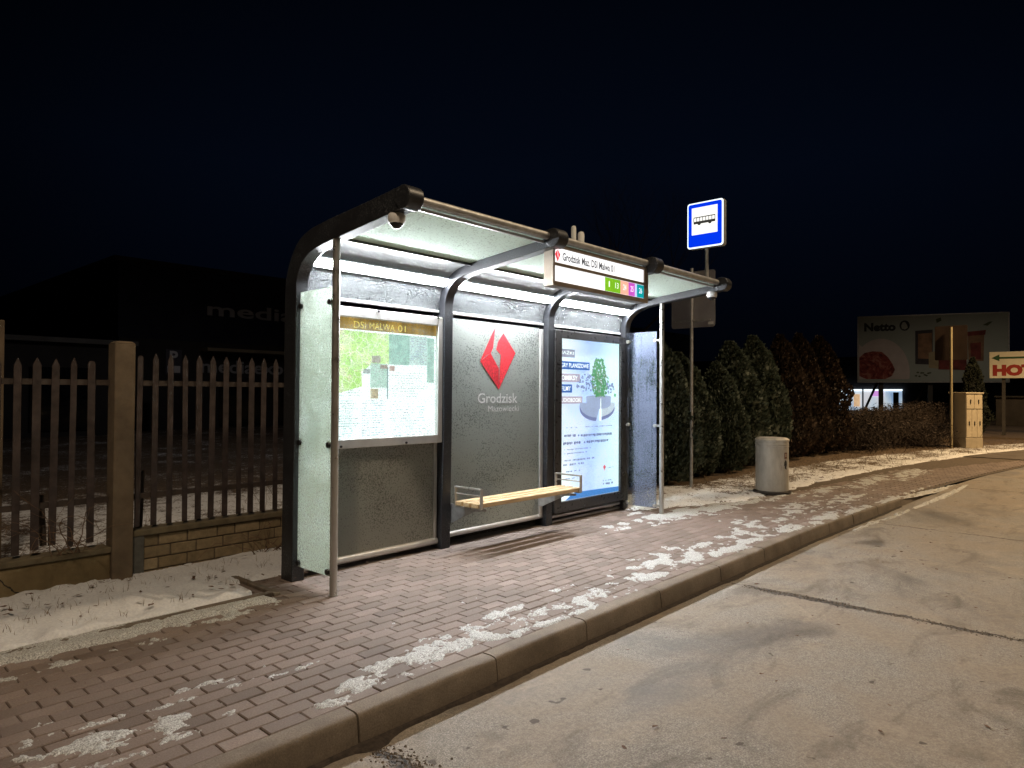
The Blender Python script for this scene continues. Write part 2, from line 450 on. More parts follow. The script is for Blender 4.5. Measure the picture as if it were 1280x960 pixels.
# kerb stones
def m_kerb():
    m = mat('stained_kerb_concrete'); t = NT(m)
    g = t.noise(130, 4, .7); d = t.noise(3, 5, .6)
    c = t.ramp(g, (.3, (.14, .115, .09)), (.7, (.28, .232, .18)))
    c = t.mix(t.ramp(d, (.40, 0.0), (.68, .6)), c, (.07, .054, .039))
    xyz = t.n('ShaderNodeSeparateXYZ'); t.lk(t.obj(), xyz.inputs[0])
    geo = t.n('ShaderNodeNewGeometry'); nx = t.n('ShaderNodeSeparateXYZ'); t.lk(geo.outputs['Normal'], nx.inputs[0])
    t.lk(c, t.b.inputs['Base Color']); t.b.inputs['Roughness'].default_value = .8; t.bump(g, .4, .004); return m
M_kerb = m_kerb()
joints = [-3.6, -2.7, -1.8, -.9, 0.02, .92, 1.80, 2.68, 3.49, 4.39, 5.35, 6.25, 7.15, 8.0, 8.75, 9.6, 10.5, 11.4, 12.3, 13.2, 14.1]
prof = [(0, -.30), (.003, -.145), (.009, -.08), (.014, -.028), (.018, -.014), (.026, -.005), (.038, -.001), (.06, .001), (.12, .0), (.12, -.3)]
mb = MB()
for a, b in zip(joints[:-1], joints[1:]):
    g = .006; dz = random.uniform(-.003, .002); dy = random.uniform(-.003, .003); ns = 8
    vs = []
    for i in range(ns+1):
        x = a+g+(b-a-2*g)*i/ns
        drop = 0 if x < 10.5 else -.10*min(1, (x-10.5)/3.6)
        e_ = .006*math.exp(-min(x-a, b-x)/.012)
        for (py, pz) in prof:
            wob = .003*mn.noise(Vector((x*6, py*20, pz*20)))
            vs.append((x, yk(x)+py+dy+wob+(e_ if py < .06 else 0), pz+dz+drop-(e_ if pz > -.03 else 0)+wob*.5))
    k = len(prof); fs = []
    for i in range(ns):
        for j in range(k-1):
            q = i*k+j; fs.append((q, q+k, q+k+1, q+1))
    fs += [tuple(range(k)), tuple(range(ns*k+k-1, ns*k-1, -1))]
    mb.add(vs, fs)
kb = mb.build('kerb', M_kerb, kind='structure', smooth=True, recalc=True)
# grit and dirt gathered in the channel below the kerb
mb = MB()
xs_ = [-3+.05*i for i in range(270)]
for x in xs_:
    wdt = .022+.035*max(0, mn.noise(Vector((x*1.7, 5, 0))))+.012*mn.noise(Vector((x*14, 2, 0)))
    wdt += .06*math.exp(-((x-1.86)/.10)**2)
    mb.v += [Vector((x, yk(x)+.01, zroad(x)+.016)), Vector((x, yk(x)-wdt*.5, zroad(x)+.010)), Vector((x, yk(x)-wdt, zroad(x)-.002))]
for i in range(len(xs_)-1):
    for j in range(2): mb.f.append((3*i+j, 3*i+j+1, 3*i+j+4, 3*i+j+3)); mb.m.append(0)
tag(mb.build('gutter_dirt', simple('dark_gutter_dirt', (.035, .026, .02), .95, 0, .5, 30, .6, 60)), kind='stuff')

# pale border strip of the planted verge (mostly under snow)
M_strip = simple('edging_concrete', (.13, .105, .08), .85, 0, .3, 10, .3)
mb = MB()
for a, b in ((-2.2, -1.2), (-1.2, -.2), (-.2, .8), (.8, 1.35), (1.35, 1.9), (1.9, 2.42)):
    mb.box(a+.004, b-.004, 4.375, 4.425, -.1, .026+random.uniform(-.004, .006))
mb.box(2.43, 2.48, 4.375, 5.25, -.1, .022)
mb.build('border', M_strip, kind='structure', bevel=.006)

# ------------------------------------------------------------------ snow lying on pavers and kerb
def m_snow():
    m = mat('granular_snow'); t = NT(m)
    f_ = t.noise(125, 3, .8)
    c = t.ramp(f_, (.38, (.20, .20, .19)), (.50, (.42, .43, .42)), (.62, (.68, .70, .69)))
    at = t.n('ShaderNodeAttribute', attribute_name='thick')
    k_ = t.math('ADD', t.math('MULTIPLY', at.outputs['Fac'], 1.5), t.math('MULTIPLY', t.math('SUBTRACT', t.noise(55, 4, .75), .5), 2.2))
    c = t.mix(t.ramp(k_, (.12, 0.0), (.62, 1.0)), (.20, .165, .14), c)
    t.lk(c, t.b.inputs['Base Color']); t.b.inputs['Roughness'].default_value = .6; t.bump(f_, .8, .006); return m
M_snow = m_snow()
blobs = [ # x, y, rx, ry, strength
 (1.80,2.68,.09,.06,1.0),(1.98,2.78,.16,.09,1.1),(2.2,2.88,.22,.09,1.15),(2.45,2.86,.22,.10,1.0),(2.72,2.80,.25,.09,1.1),(3.0,2.72,.22,.07,1.1),(2.6,3.0,.14,.05,.9),
 (3.3,2.66,.25,.05,1.0),(3.6,2.64,.2,.05,.95),(3.5,2.85,.3,.07,.85),(3.2,3.0,.35,.06,.75),(3.9,2.8,.25,.09,.95),(4.15,2.66,.15,.06,.8),(3.9,3.05,.3,.05,.75),
 (4.7,2.75,.3,.09,.9),(5.0,2.95,.35,.12,1.0),(5.5,2.8,.4,.12,1.15),(5.9,2.72,.4,.09,1.15),(5.9,3.0,.5,.1,.9),(6.6,2.75,.5,.12,1.0),(7.3,2.7,.5,.14,1.0),(8.2,2.62,.6,.12,1.05),(9.1,2.5,.6,.10,1.1),(10.2,2.42,.8,.12,1.15),(11.3,2.3,.9,.14,1.25),(12.5,2.1,.8,.16,1.25),(8.4,3.0,.8,.2,.78),(10,2.9,1.2,.25,.8),(7.2,3.2,.7,.15,.6),
 (1.22,3.03,.12,.08,1.1),(1.08,3.05,.2,.06,.9),(1.42,2.93,.06,.04,.8),(.85,3.10,.25,.07,.95),(1.0,2.87,.2,.04,.8),(.78,2.92,.14,.05,.8),(.6,3.0,.2,.06,.85),(1.35,3.2,.4,.04,.55),(1.9,3.15,.18,.025,.8),(.95,3.25,.3,.05,.7),(1.55,3.3,.3,.05,.45),(.7,3.35,.3,.07,.6),
 (6.9,4.0,.35,.18,1.15),(7.4,3.95,.5,.22,1.25),(8.0,3.85,.6,.22,1.2),(8.8,3.75,.6,.14,1.0),(6.2,4.1,.35,.12,.85),(6.0,3.95,.3,.05,.75),(6.6,3.8,.25,.08,.8),(9.5,3.62,.6,.12,.9),(7.0,4.35,.3,.12,.9),(5.4,3.1,.2,.03,.7),
 (2.0,4.2,.3,.07,.9),(.95,3.02,.42,.13,.80),(.7,2.85,.3,.10,.8),(1.5,3.05,.4,.05,.62),(2.3,2.8,.5,.12,.72),(2.9,2.9,.5,.09,.70),(3.6,2.78,.6,.12,.70),(4.6,2.85,.7,.14,.72),(5.6,3.0,.9,.2,.72),(7.0,3.0,1.0,.3,.68),(9.0,3.1,1.2,.35,.68),(1.2,4.10,.4,.05,.8),(.7,4.05,.3,.06,.7),(10.5,3.4,1.2,.16,.85),(12.3,3.2,1.4,.2,.9),(14,3.0,1.4,.25,.85),(3.1,3.35,.3,.04,.45),(2.5,3.3,.4,.05,.4)]
def dens(x, y):
    s = 0
    for bx, by, ax, ay, st in blobs:
        dx = (x-bx)/ax; 
        if abs(dx) > 2.6: continue
        dy = (y-by)/ay
        if abs(dy) > 2.6: continue
        s = max(s, st*math.exp(-(dx*dx+dy*dy)*.8))
    return s
def snow_h(x, y):
    d = dens(x, y); edge = 0
    if x < 2.50 and y > 4.05:
        edge = min(1, max(0, (y-(4.20+.09*mn.noise(Vector((x*3, 1, 0)))+.05*mn.noise(Vector((x*11, 1, 0)))-.04*max(0, 1.2-x)))/.10))*min(1, (2.50-x)/.15); d = max(d, 1.35*edge)
    if d < .12: return None
    n_ = mn.fractal(Vector((x*7, y*10, 1.3)), .75, 2.1, 6)*.62 + mn.noise(Vector((x*34, y*40, 0)))*.26 + mn.noise(Vector((x*90, y*90, 7)))*.14
    v = d*.98 + n_ - .58
    if edge > 0: return min(.026, -.006+v*.035+edge*.012)
    zb = -.011 if v < .02 else -.002
    return max(-.011, min(.010, -.0035 + v*.03)) + (.002*mn.noise(Vector((x*70, y*70, 9))) if v > 0 else 0)
def snow_grid(x0, x1, st, y0f, y1f, ny_):
    mb = MB(); idx = {}
    nx = int((x1-x0)/st)
    H = {}
    for i in range(nx+1):
        x = x0+i*st; ya = y0f(x); yb = y1f(x)
        for j in range(ny_+1):
            y = ya+(yb-ya)*j/ny_
            h = snow_h(x, y)
            if h is not None:
                if y < yk(x)+.05:
                    h -= .012*((yk(x)+.05-y)/.04)**2
                if x > 10.5 and y < yk(x)+.14: h -= .10*min(1, (x-10.5)/3.6)
                H[(i, j)] = (x, y, h)
    for i in range(nx):
        for j in range(ny_):
            ks = [(i, j), (i+1, j), (i+1, j+1), (i, j+1)]
            if all(k in H for k in ks) and max(H[k][2] for k in ks) > -.0105:
                f = []
                for k in ks:
                    if k not in idx: idx[k] = len(mb.v); mb.v.append(Vector(H[k]))
                    f.append(idx[k])
                mb.f.append(f); mb.m.append(0)
    return mb
g1 = snow_grid(.3, 4.4, .011, lambda x: 2.53, lambda x: 4.44, 170)
g2 = snow_grid(4.4, 15.0, .03, lambda x: yk(x)+.03, lambda x: min(verge_back(x)+.02, 4.5), 80)
b_ = len(g1.v); g1.v += g2.v; g1.f += [[i+b_ for i in f] for f in g2.f]; g1.m += g2.m
sn = g1.build('snow', M_snow)
at = sn.data.attributes.new('thick', 'FLOAT', 'POINT'); at.data.foreach_set('value', [min(1, max(0, (v.z + (.10*min(1, (v.x-10.5)/3.6) if v.x > 10.5 and v.y < yk(v.x)+.14 else 0) + .004)/.012)) for v in g1.v]); tag(sn, kind='stuff')
for p in sn.data.polygons: p.use_smooth = True
# thicker snow lips: in the gutter at the far right, and the bank beside the border strip
mb = MB()
def lump_strip(pts, wd, h, n_=60, seed=0):
    P = catmull(pts, 12)
    vs = []; K = 9
    for i, (x, y, z) in enumerate(P):
        tt = i/(len(P)-1); ww = wd*(.5+.5*math.sin(math.pi*tt))*(1+.5*mn.noise(Vector((x*5, seed, 0))))
        for k in range(K):
            u = k/(K-1)*2-1
            hh = h*(1-u*u)*(1+.7*mn.noise(Vector((x*8, u*2, seed)))) + .005*mn.noise(Vector((x*40, u*9, seed)))
            hh -= max(0, .010+.055*mn.fractal(Vector((x*5, y*9+u*1.5, seed)), .7, 2.1, 5))
            if abs(u) == 1: hh = -.012
            vs.append((x+.02*mn.noise(Vector((x*13, u*3, seed))), y+u*ww, z+max(hh*math.sin(math.pi*min(1, max(0.02, tt)))**.5, -.012)))
    fs = []
    for i in range(len(P)-1):
        for k in range(K-1):
            a = i*K+k; fs.append((a, a+1, a+K+1, a+K))
    mb.add(vs, fs)
lump_strip([(8.4, yk(8.4)-.10, zroad(8.4)), (8.9, yk(8.9)-.09, zroad(8.9)), (9.4, yk(9.4)-.12, zroad(9.4))], .05, .018, seed=1)
lump_strip([(9.3, yk(9.3)-.14, zroad(9.3)), (9.8, yk(9.8)-.15, zroad(9.8)), (10.3, yk(10.3)-.15, zroad(10.3))], .05, .02, seed=2)
lump_strip([(10.4, yk(10.4)-.16, zroad(10.4)), (11.3, yk(11.3)-.18, zroad(11.3)), (12.2, yk(12.2)-.17, zroad(12.2)), (13.2, yk(13.2)-.10, zroad(13.2))], .06, .028, seed=3)
lump_strip([(10.6, yk(10.6)+.05, -.01), (11.6, yk(11.6)+.05, -.03), (12.6, yk(12.6)+.05, -.05), (13.8, yk(13.8)+.06, -.07)], .07, .03, seed=4)
lump_strip([(-.5, 4.40, .02), (.3, 4.40, .02), (.84, 4.40, .02)], .035, .016, seed=6)
lump_strip([(1.28, 4.40, .02), (1.40, 4.41, .02), (1.52, 4.40, .02)], .035, .014, seed=8)
sb = mb.build('snow_bank', M_snow, smooth=True)
at = sb.data.attributes.new('thick', 'FLOAT', 'POINT'); at.data.foreach_set('value', [.55]*len(mb.v)); tag(sb, kind='stuff')

# leaves, twigs and stones lying about
M_leaf = simple('dead_leaf', (.10, .05, .025), .8, 0, .5, 40, 0)
mb = MB()
for i in range(420):
    c = random.random()
    if c < .30: x = random.uniform(2, 9); y = random.uniform(-1.5, 2.3); z = zroad(x)+.004; s = random.uniform(.008, .022)
    elif c < .55: x = random.uniform(-.5, 3.4); y = random.uniform(4.55, 5.5); z = .045; s = random.uniform(.008, .028)
    elif c < .9: x = random.uniform(8, 20); y = verge_back(x)+random.uniform(.05, 1.4); z = .035; s = random.uniform(.015, .045)
    else: x = random.uniform(1, 9); y = random.uniform(2.8, 4.3); z = .006; s = random.uniform(.006, .014)
    a = random.uniform(0, 6.28); ca, sa = math.cos(a), math.sin(a)
    P = [(-1, 0), (-.3, .45), (.5, .35), (1, 0), (.4, -.4), (-.4, -.35)]
    mb.add([(x+s*(u*ca-v*sa), y+s*(u*sa+v*ca), z+s*random.uniform(0, .35)) for u, v in P], [(0, 1, 2, 3, 4, 5)])
tag(mb.build('fallen_leaves', M_leaf), kind='stuff')
M_grass = simple('dry_grass', (.16, .11, .055), .8, 0, .4, 20, 0)
mb = MB()
def blade(x, y, z, h, w_, lean):
    a = random.uniform(0, 6.28); dx, dy = math.cos(a), math.sin(a); b = random.uniform(0, 6.28)
    wx, wy = math.cos(b)*w_, math.sin(b)*w_
    p1 = (x+dx*lean*.4, y+dy*lean*.4, z+h*.6); p2 = (x+dx*lean, y+dy*lean, z+h)
    mb.add([(x-wx, y-wy, z), (x+wx, y+wy, z), (p1[0]+wx*.7, p1[1]+wy*.7, p1[2]), (p1[0]-wx*.7, p1[1]-wy*.7, p1[2]), p2], [(0, 1, 2, 3), (3, 2, 4)])
for i in range(120):
    cx = random.uniform(-1.2, 3.2); cy = random.uniform(4.6, 5.5)
    for k in range(random.randint(3, 9)): blade(cx+random.gauss(0, .025), cy+random.gauss(0, .025), .02, random.uniform(.02, .07), .0016, random.uniform(.01, .05))
for i in range(900):
    x = random.uniform(-4, 7.5); y = 5.75+random.random()**1.6*7
    blade(x, y, 0, random.uniform(.04, .14), .003, random.uniform(.02, .12))
for i in range(1100):
    x = random.uniform(9.3, 30); y = verge_back(x)+random.uniform(.15, 1.7)
    blade(x, y, .01, random.uniform(.03, .10), .005, random.uniform(.02, .10))
tag(mb.build('dry_grass', M_grass), kind='stuff')

mb = MB(); rg = random.Random(9)
for i in range(1500):
    if rg.random() < .8: y = 2.35-rg.random()*4.2; x = 5.40+rg.gauss(0, .022)+.04*mn.noise(Vector((y*2, 0, 0)))
    else: x = 1.85+rg.gauss(0, .05); y = 2.42-rg.random()*.5
    s = rg.uniform(.003, .010); z = zroad(x)+.001
    vs = [(x+s*math.cos(a)*rg.uniform(.6, 1), y+s*math.sin(a)*rg.uniform(.6, 1), z) for a in (0, 1.26, 2.5, 3.8, 5.0)] + [(x+rg.uniform(-.3, .3)*s, y+rg.uniform(-.3, .3)*s, z+s*rg.uniform(.5, 1))]
    mb.add(vs, [(0, 1, 5), (1, 2, 5), (2, 3, 5), (3, 4, 5), (4, 0, 5)])
tag(mb.build('gravel', simple('crack_gravel', (.13, .105, .08), .9, 0, .6, 60, 0)), kind='stuff')

# ------------------------------------------------------------------ BUS SHELTER
X1, SP, RW = 2.690, 1.4773, .105
RX = [X1+i*SP for i in range(4)]           # left faces of the ribs
shelter = thing('bus_shelter', 'dark ribbed bus shelter with curved frosted glass roof and glowing light strips, beside the kerb', 'bus shelter', (4.95, 4.6, 0))
inner = [(4.60, 0), (4.585, 1.0), (4.58, 2.05), (4.572, 2.23), (4.53, 2.315), (4.47, 2.372), (4.39, 2.412), (4.25, 2.442), (4.11, 2.46), (3.70, 2.505), (3.36, 2.545)]
outer = [(4.75, 0), (4.74, 1.0), (4.735, 2.05), (4.71, 2.28), (4.63, 2.43), (4.535, 2.52), (4.40, 2.572), (4.22, 2.600), (4.095, 2.614), (3.70, 2.651), (3.34, 2.69)]
def strip_poly(i_, o_, k=4): return catmull(i_, k) + catmull(o_, k)[::-1]
for i, rx in enumerate(RX):
    pi, po = catmull(inner, 4), catmull(outer, 4)
    mb = MB(); n = len(pi); vs = []
    for x in (rx, rx+RW):
        vs += [(x, *p) for p in pi] + [(x, *p) for p in po]
    fs = []
    for j in range(n-1):
        fs += [(j, j+1, n+j+1, n+j), (2*n+j+1, 2*n+j, 3*n+j, 3*n+j+1), (j+1, j, 2*n+j, 2*n+j+1), (n+j, n+j+1, 3*n+j+1, 3*n+j)]
    fs += [(0, n, 3*n, 2*n), (n-1, 3*n-1, 4*n-1, 2*n-1)]
    mb.add(vs, fs)
    rib = mb.build('rib', M_rib, shelter, smooth=True, bevel=.006, recalc=True)
    x0, x1 = rx-.008, rx+RW+.008
    mb = MB(); mb.tube((x0, 3.345, 2.613), (x1, 3.345, 2.613), .074, 28)
    mb.build('end_cap', M_rib, rib, smooth=True, bevel=.007)
tube = MB().tube((RX[0]+RW, 3.395, 2.632), (RX[3], 3.395, 2.632), .030, 16).build('front_tube', M_galv, shelter, smooth=True)
pane_prof = [(4.660, 2.14), (4.652, 2.20), (4.63, 2.28), (4.60, 2.345), (4.545, 2.415), (4.47, 2.465), (4.38, 2.498), (4.25, 2.522)]
roof_prof = [(4.25, 2.524), (3.9, 2.562), (3.43, 2.610)]
def sheet(prof, x0, x1, th, k=4):
    P = catmull(prof, k); n = len(P); vs = []
    nr = []
    for i, p in enumerate(P):
        a = P[max(0, i-1)]; b = P[min(n-1, i+1)]; d = Vector((b[0]-a[0], b[1]-a[1])).normalized(); nr.append((d.y, -d.x))
    for x in (x0, x1):
        for s_ in (0, 1):
            vs += [(x, p[0]+q_[0]*th*s_, p[1]+q_[1]*th*s_) for p, q_ in zip(P, nr)]
    fs = []
    for j in range(n-1):
        fs += [(j, j+1, 2*n+j+1, 2*n+j), (n+j+1, n+j, 3*n+j, 3*n+j+1), (j+1, j, n+j, n+j+1), (2*n+j, 2*n+j+1, 3*n+j+1, 3*n+j)]
    fs += [(0, 2*n, 3*n, n), (n-1, 2*n-1, 4*n-1, 3*n-1)]
    m_ = MB(); m_.add(vs, fs); return m_
M_led = emis('led_strip_light', (.93, .96, 1.0), 205)
def m_lip():
    m = mat('opal_lamp_plastic'); t = NT(m)
    d = t.n('ShaderNodeBsdfDiffuse'); d.inputs[0].default_value = (.7, .7, .7, 1)
    tr = t.n('ShaderNodeBsdfTranslucent'); tr.inputs[0].default_value = (.16, .17, .17, 1)
    a = t.n('ShaderNodeAddShader'); t.lk(d.outputs[0], a.inputs[0]); t.lk(tr.outputs[0], a.inputs[1]); t.lk(a.outputs[0], t.out.inputs[0]); t.N.remove(t.b); return m
M_lip = m_lip()
M_cover = simple('lamp_cover_grey', (.27, .28, .285), .7, 0, .06, 5, .05)
for i in range(3):
    x0, x1 = RX[i]+RW+.004, RX[i+1]-.004
    sheet(pane_prof[:5], x0, x1, .008).build('curved_pane', M_curve, shelter, smooth=True, recalc=True)
    sheet(pane_prof[4:], x0, x1, .006).build('lamp_cover', M_cover, shelter, smooth=True, recalc=True)
    sheet(roof_prof, x0, x1, .010).build('roof_pane', M_roof, shelter, smooth=True, recalc=True)
    MB().box(x0, x1, 4.235, 4.262, 2.500, 2.520).build('roof_joint', M_darkframe, shelter)
    MB().box(x0, x1, 3.425, 3.445, 2.580, 2.600).build('roof_trim', M_alu, shelter)
    MB().box(x0, x1, 4.640, 4.664, 2.120, 2.146).build('pane_rail', M_alu, shelter, bevel=.004)
    # led strip: holder + lenses, dashed like the lamp behind its cover
    mb = MB(); nn = 11
    led = MB().prism([(4.566, 2.345), (4.590, 2.348), (4.520, 2.425), (4.488, 2.408), (4.489, 2.4045), (4.512, 2.410)], 'x', x0+.01, x1-.01).build('lamp_holder', M_lip, shelter, recalc=True)  # upper lip added to hold the strip's light off the cover
    for k in range(nn):
        a = x0+.015+(x1-x0-.03)*k/nn; b = a+(x1-x0-.03)/nn-.008
        mb.prism([(4.536, 2.352), (4.556, 2.357), (4.510, 2.404), (4.490, 2.399)], 'x', a, b)
    mb.build('light_strip', M_led, led, recalc=True)
# back wall
def rail(x0, x1, y, z, r): return MB().tube((x0, y, z), (x1, y, z), r, 14).build('bottom_rail', M_alu, shelter, smooth=True, bevel=.004)
rail(RX[0]+RW+.003, RX[1]-.003, 4.67, .072, .032)
rail(RX[1]+RW+.003, RX[2]-.003, 4.67, .105, .028)
rail(RX[2]+RW+.003, RX[3]-.003, 4.665, .075, .024)
MB().box(RX[2]+RW+.003, RX[3]-.003, 4.65, 4.69, .006, .03).build('sill', M_alu, shelter, bevel=.004)
MB().box(RX[0]+RW+.01, RX[1]-.05, 4.665, 4.675, .10, 1.02).build('back_pane', M_backlow, shelter)
MB().box(RX[1]-.046, RX[1]-.012, 4.650, 4.686, .10, .955).build('mullion', M_alu, shelter, bevel=.004)
bp = MB().box(RX[1]+RW+.02, RX[2]-.062, 4.655, 4.665, .13, 2.092).build('back_pane', M_back, shelter)
MB().box(RX[2]-.058, RX[2]-.008, 4.640, 4.672, .10, 2.082).build('mullion', M_alu, shelter, bevel=.004)
# town emblem and name printed on the middle pane
M_red = simple('red_vinyl', (.80, .045, .06), .5, 0, .35, 55, .1, 90)
M_redd = simple('dark_red_vinyl', (.60, .03, .045), .5, 0, .35, 55, .1, 90)
M_pale = simple('pale_vinyl', (.88, .90, .88), .6, 0, .3, 60, .1)
emb = MB()
emb.prism([(4.907, 2.05), (4.873, 1.843), (4.84, 1.79), (4.775, 1.765), (4.699, 1.705), (4.775, 1.838)], 'y', 4.651, 4.6535)
emb.prism([(4.699, 1.705), (4.84, 1.79), (4.958, 1.646), (4.96, 1.438)], 'y', 4.651, 4.6535)
emb.prism([(5.023, 1.997), (4.947, 1.905), (4.923, 1.829), (4.991, 1.78), (5.202, 1.807)], 'y', 4.651, 4.6535)
emb.prism([(5.202, 1.807), (4.991, 1.78), (4.975, 1.646), (4.96, 1.438)], 'y', 4.651, 4.6535)
emb.m = [0]*8 + [1]*6 + [0]*7 + [0]*6
emb.m = (emb.m + [0]*99)[:len(emb.f)]
emb.build('town_emblem', [M_red, M_redd], bp, recalc=True)
lettering('Grodzisk', 'lettering', M_pale, bp, 4.667, 5.239, 1.304, 1.402, 4.654, bold=.012)
lettering('Mazowiecki', 'lettering', M_pale, bp, 4.812, 5.257, 1.221, 1.278, 4.654)
# side panes, poles and clamps
def side(xp, mt, xpole, z0):
    sp_ = MB().box(xp-.005, xp+.005, 4.172, 4.588, z0, 2.14).build('side_pane', mt, shelter)
    for z in (2.035, 1.03, z0+.03):
        mb = MB(); mb.tube((xp-.020, 4.565, z), (xp+.020, 4.565, z), .020, 18); mb.box(xp-.01, xp+.01, 4.565, 4.60, z-.012, z+.012)
        mb.build('clamp', M_black if xp < 4 else M_steel, sp_, smooth=True)
        mb = MB(); mb.tube((xp-.020, 4.188, z), (xp+.020, 4.188, z), .020, 18); mb.box(xp-.01, xp+.01, 4.115, 4.188, z-.012, z+.012)
        mb.build('clamp', M_black if xp < 4 else M_steel, sp_, smooth=True)
    p = MB(); p.tube((xpole, 4.10, -.01), (xpole, 4.10, 2.475), .0265, 20); p.tube((xpole, 4.10, 0), (xpole, 4.10, .006), .031, 20)
    p.build('pole', M_steel, shelter, smooth=True)
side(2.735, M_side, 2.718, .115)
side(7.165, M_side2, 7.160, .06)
# wall bracket plates on the ribs for the bench
MB().box(RX[1]+RW+.001, RX[1]+RW+.006, 4.62, 4.68, .24, .33).build('bracket_plate', M_galv, shelter)

# ------------------------------------------------------------------ roof aerials
for k, (xx, h_, r_) in enumerate(((5.28, .405, .024), (5.40, .37, .032))):
    t = thing('antenna', ['thinner and taller of the two roof aerials standing on the shelter', 'thicker and shorter of the two roof aerials standing on the shelter'][k], 'antenna', (xx, 3.98, 2.58), group='aerials on the shelter roof')
    MB().tube((xx, 3.98, 2.545), (xx, 3.98, 2.60), r_*.6, 10).build('base', M_galv, t, smooth=True)
    MB().lathe([(r_, 0), (r_, h_-.02), (r_*.8, h_), (r_*.3, h_+.006)], 16, (xx, 3.98, 2.60)).build('radome', M_white, t, smooth=True)

# ------------------------------------------------------------------ dome cameras
def dome(x, y, z, label):
    t = thing('security_camera', label, 'security camera', (x, y, z), group='dome cameras under the roof ends')
    MB().lathe([(.050, 0), (.056, -.012), (.056, -.045), (.050, -.055)], 28, (x, y, z)).build('housing', M_white, t, smooth=True)
    MB().lathe([(.046, -.055), (.043, -.066), (.034, -.080), (.022, -.090), (.008, -.096)], 24, (x, y, z)).build('dome', M_dome, t, smooth=True)
    MB().lathe([(.050, -.053), (.050, -.060), (.047, -.062)], 28, (x, y, z)).build('ring', M_white, t, smooth=True)
dome(2.742, 3.47, 2.535, 'white dome camera under the nearest roof end above the map case')
dome(7.150, 3.47, 2.540, 'white dome camera under the far roof end below the lit bus sign')

# ------------------------------------------------------------------ information case (bay 1)
case = thing('information_case', 'glowing map and timetable case in pale metal frame headed DSI MALWA 01', 'notice case', (3.48, 4.66, 0.955))
cx0, cx1, cz0, cz1 = 2.83, 4.160, .958, 2.078
fr = MB()
fr.box(cx0, cx0+.052, 4.592, 4.66, cz0, cz1); fr.box(cx1-.052, cx1, 4.592, 4.66, cz0, cz1)
fr.box(cx0+.052, cx1-.052, 4.592, 4.66, cz1-.078, cz1); fr.box(cx0+.052, cx1-.052, 4.592, 4.66, cz0, cz0+.070)
fr.build('frame', M_alu, case, bevel=.004)
MB().box(cx0+.01, cx1-.01, 4.662, 4.72, cz0+.01, cz1-.01).build('back_box', M_galv, case, bevel=.004)
for xx, zz in ((3.45, cz1-.012), (4.10, cz1-.012), (3.1, cz0+.018), (3.75, cz0+.018)):
    MB().tube((xx, 4.584, zz), (xx, 4.592, zz), .010, 12).build('lock', M_darkframe, case, smooth=True)
def m_board():
    m = mat('backlit_paper'); t = NT(m)
    c = t.ramp(t.noise(2.0, 3), (.3, (.78, .93, .97)), (.7, (1, 1, 1)))
    t.lk(c, t.b.inputs['Emission Color']); t.b.inputs['Emission Strength'].default_value = 1.5; t.b.inputs['Base Color'].default_value = (.6, .6, .6, 1); return m
bd = MB().box(cx0+.053, cx1-.053, 4.628, 4.634, cz0+.071, cz1-.079).build('notice_sheet', m_board(), case)
def m_header():
    m = mat('backlit_gold_header'); t = NT(m)
    wv = t.noise(9, 1, .5, sx=(1, .01, .01))
    c = t.ramp(wv, (.38, (.20, .11, .02)), (.62, (.75, .43, .10))); t.lk(c, t.b.inputs['Emission Color']); t.b.inputs['Emission Strength'].default_value = .75
    t.b.inputs['Base Color'].default_value = (.3, .2, .05, 1); return m
MB().box(cx0+.054, cx1-.054, 4.622, 4.627, 1.905, 1.998).build('header_strip', m_header(), bd)
M_yg = emis('yellow_glow', (1, .80, .22), 1.1)
lettering('DSI', 'lettering', M_yg, bd, 3.230, 3.345, 1.917, 1.972, 4.621)
lettering('MALWA', 'lettering', M_yg, bd, 3.382, 3.640, 1.917, 1.972, 4.621)
lettering('01', 'lettering', M_yg, bd, 3.675, 3.757, 1.917, 1.972, 4.621)
def m_map():
    m = mat('backlit_town_map'); t = NT(m)
    ve = t.n('ShaderNodeTexVoronoi', feature='DISTANCE_TO_EDGE'); ve.inputs['Scale'].default_value = 17; t.lk(t.obj(), ve.inputs['Vector'])
    ve2 = t.n('ShaderNodeTexVoronoi', feature='DISTANCE_TO_EDGE'); ve2.inputs['Scale'].default_value = 45; t.lk(t.obj(), ve2.inputs['Vector'])
    zone = t.ramp(t.noise(7, 3, .6), (.38, (.85, .82, .62)), (.48, (.62, .88, .30)), (.60, (.42, .74, .16)))
    z2 = t.mix(t.ramp(t.noise(11, 2), (.6, 0.0), (.66, .8)), zone, (.95, .72, .55))
    c = t.mix(t.ramp(ve2.outputs[0], (.02, 1.0), (.06, 0.0)), z2, (.40, .52, .25))
    c = t.mix(t.ramp(ve.outputs[0], (.02, 1.0), (.045, 0.0)), c, (1, .98, .9))
    t.lk(c, t.b.inputs['Emission Color']); t.b.inputs['Emission Strength'].default_value = 1.25; t.b.inputs['Base Color'].default_value = (.3, .4, .2, 1); return m
mp = MB().prism([(2.885, 1.895), (3.581, 1.890), (3.583, 1.638), (3.406, 1.632), (3.314, 1.565), (3.315, 1.45), (3.114, 1.398), (2.885, 1.36)][::-1], 'y', 4.623, 4.6275)
mp.build('town_map', m_map(), bd, recalc=True)
def m_tex(name, a, b, sc, st=.9, sx=(1, 1, 1)):
    m = mat(name); t = NT(m); c = t.ramp(t.noise(sc, 4, .65, sx=sx), (.38, a), (.62, b)); t.lk(c, t.b.inputs['Emission Color'])
    t.b.inputs['Emission Strength'].default_value = st; t.b.inputs['Base Color'].default_value = (.3, .3, .3, 1); return m
def pic(rect, m, name='notice', y=4.621):
    return MB().box(rect[0], rect[1], y, 4.6275, rect[2], rect[3]).build(name, m, bd)
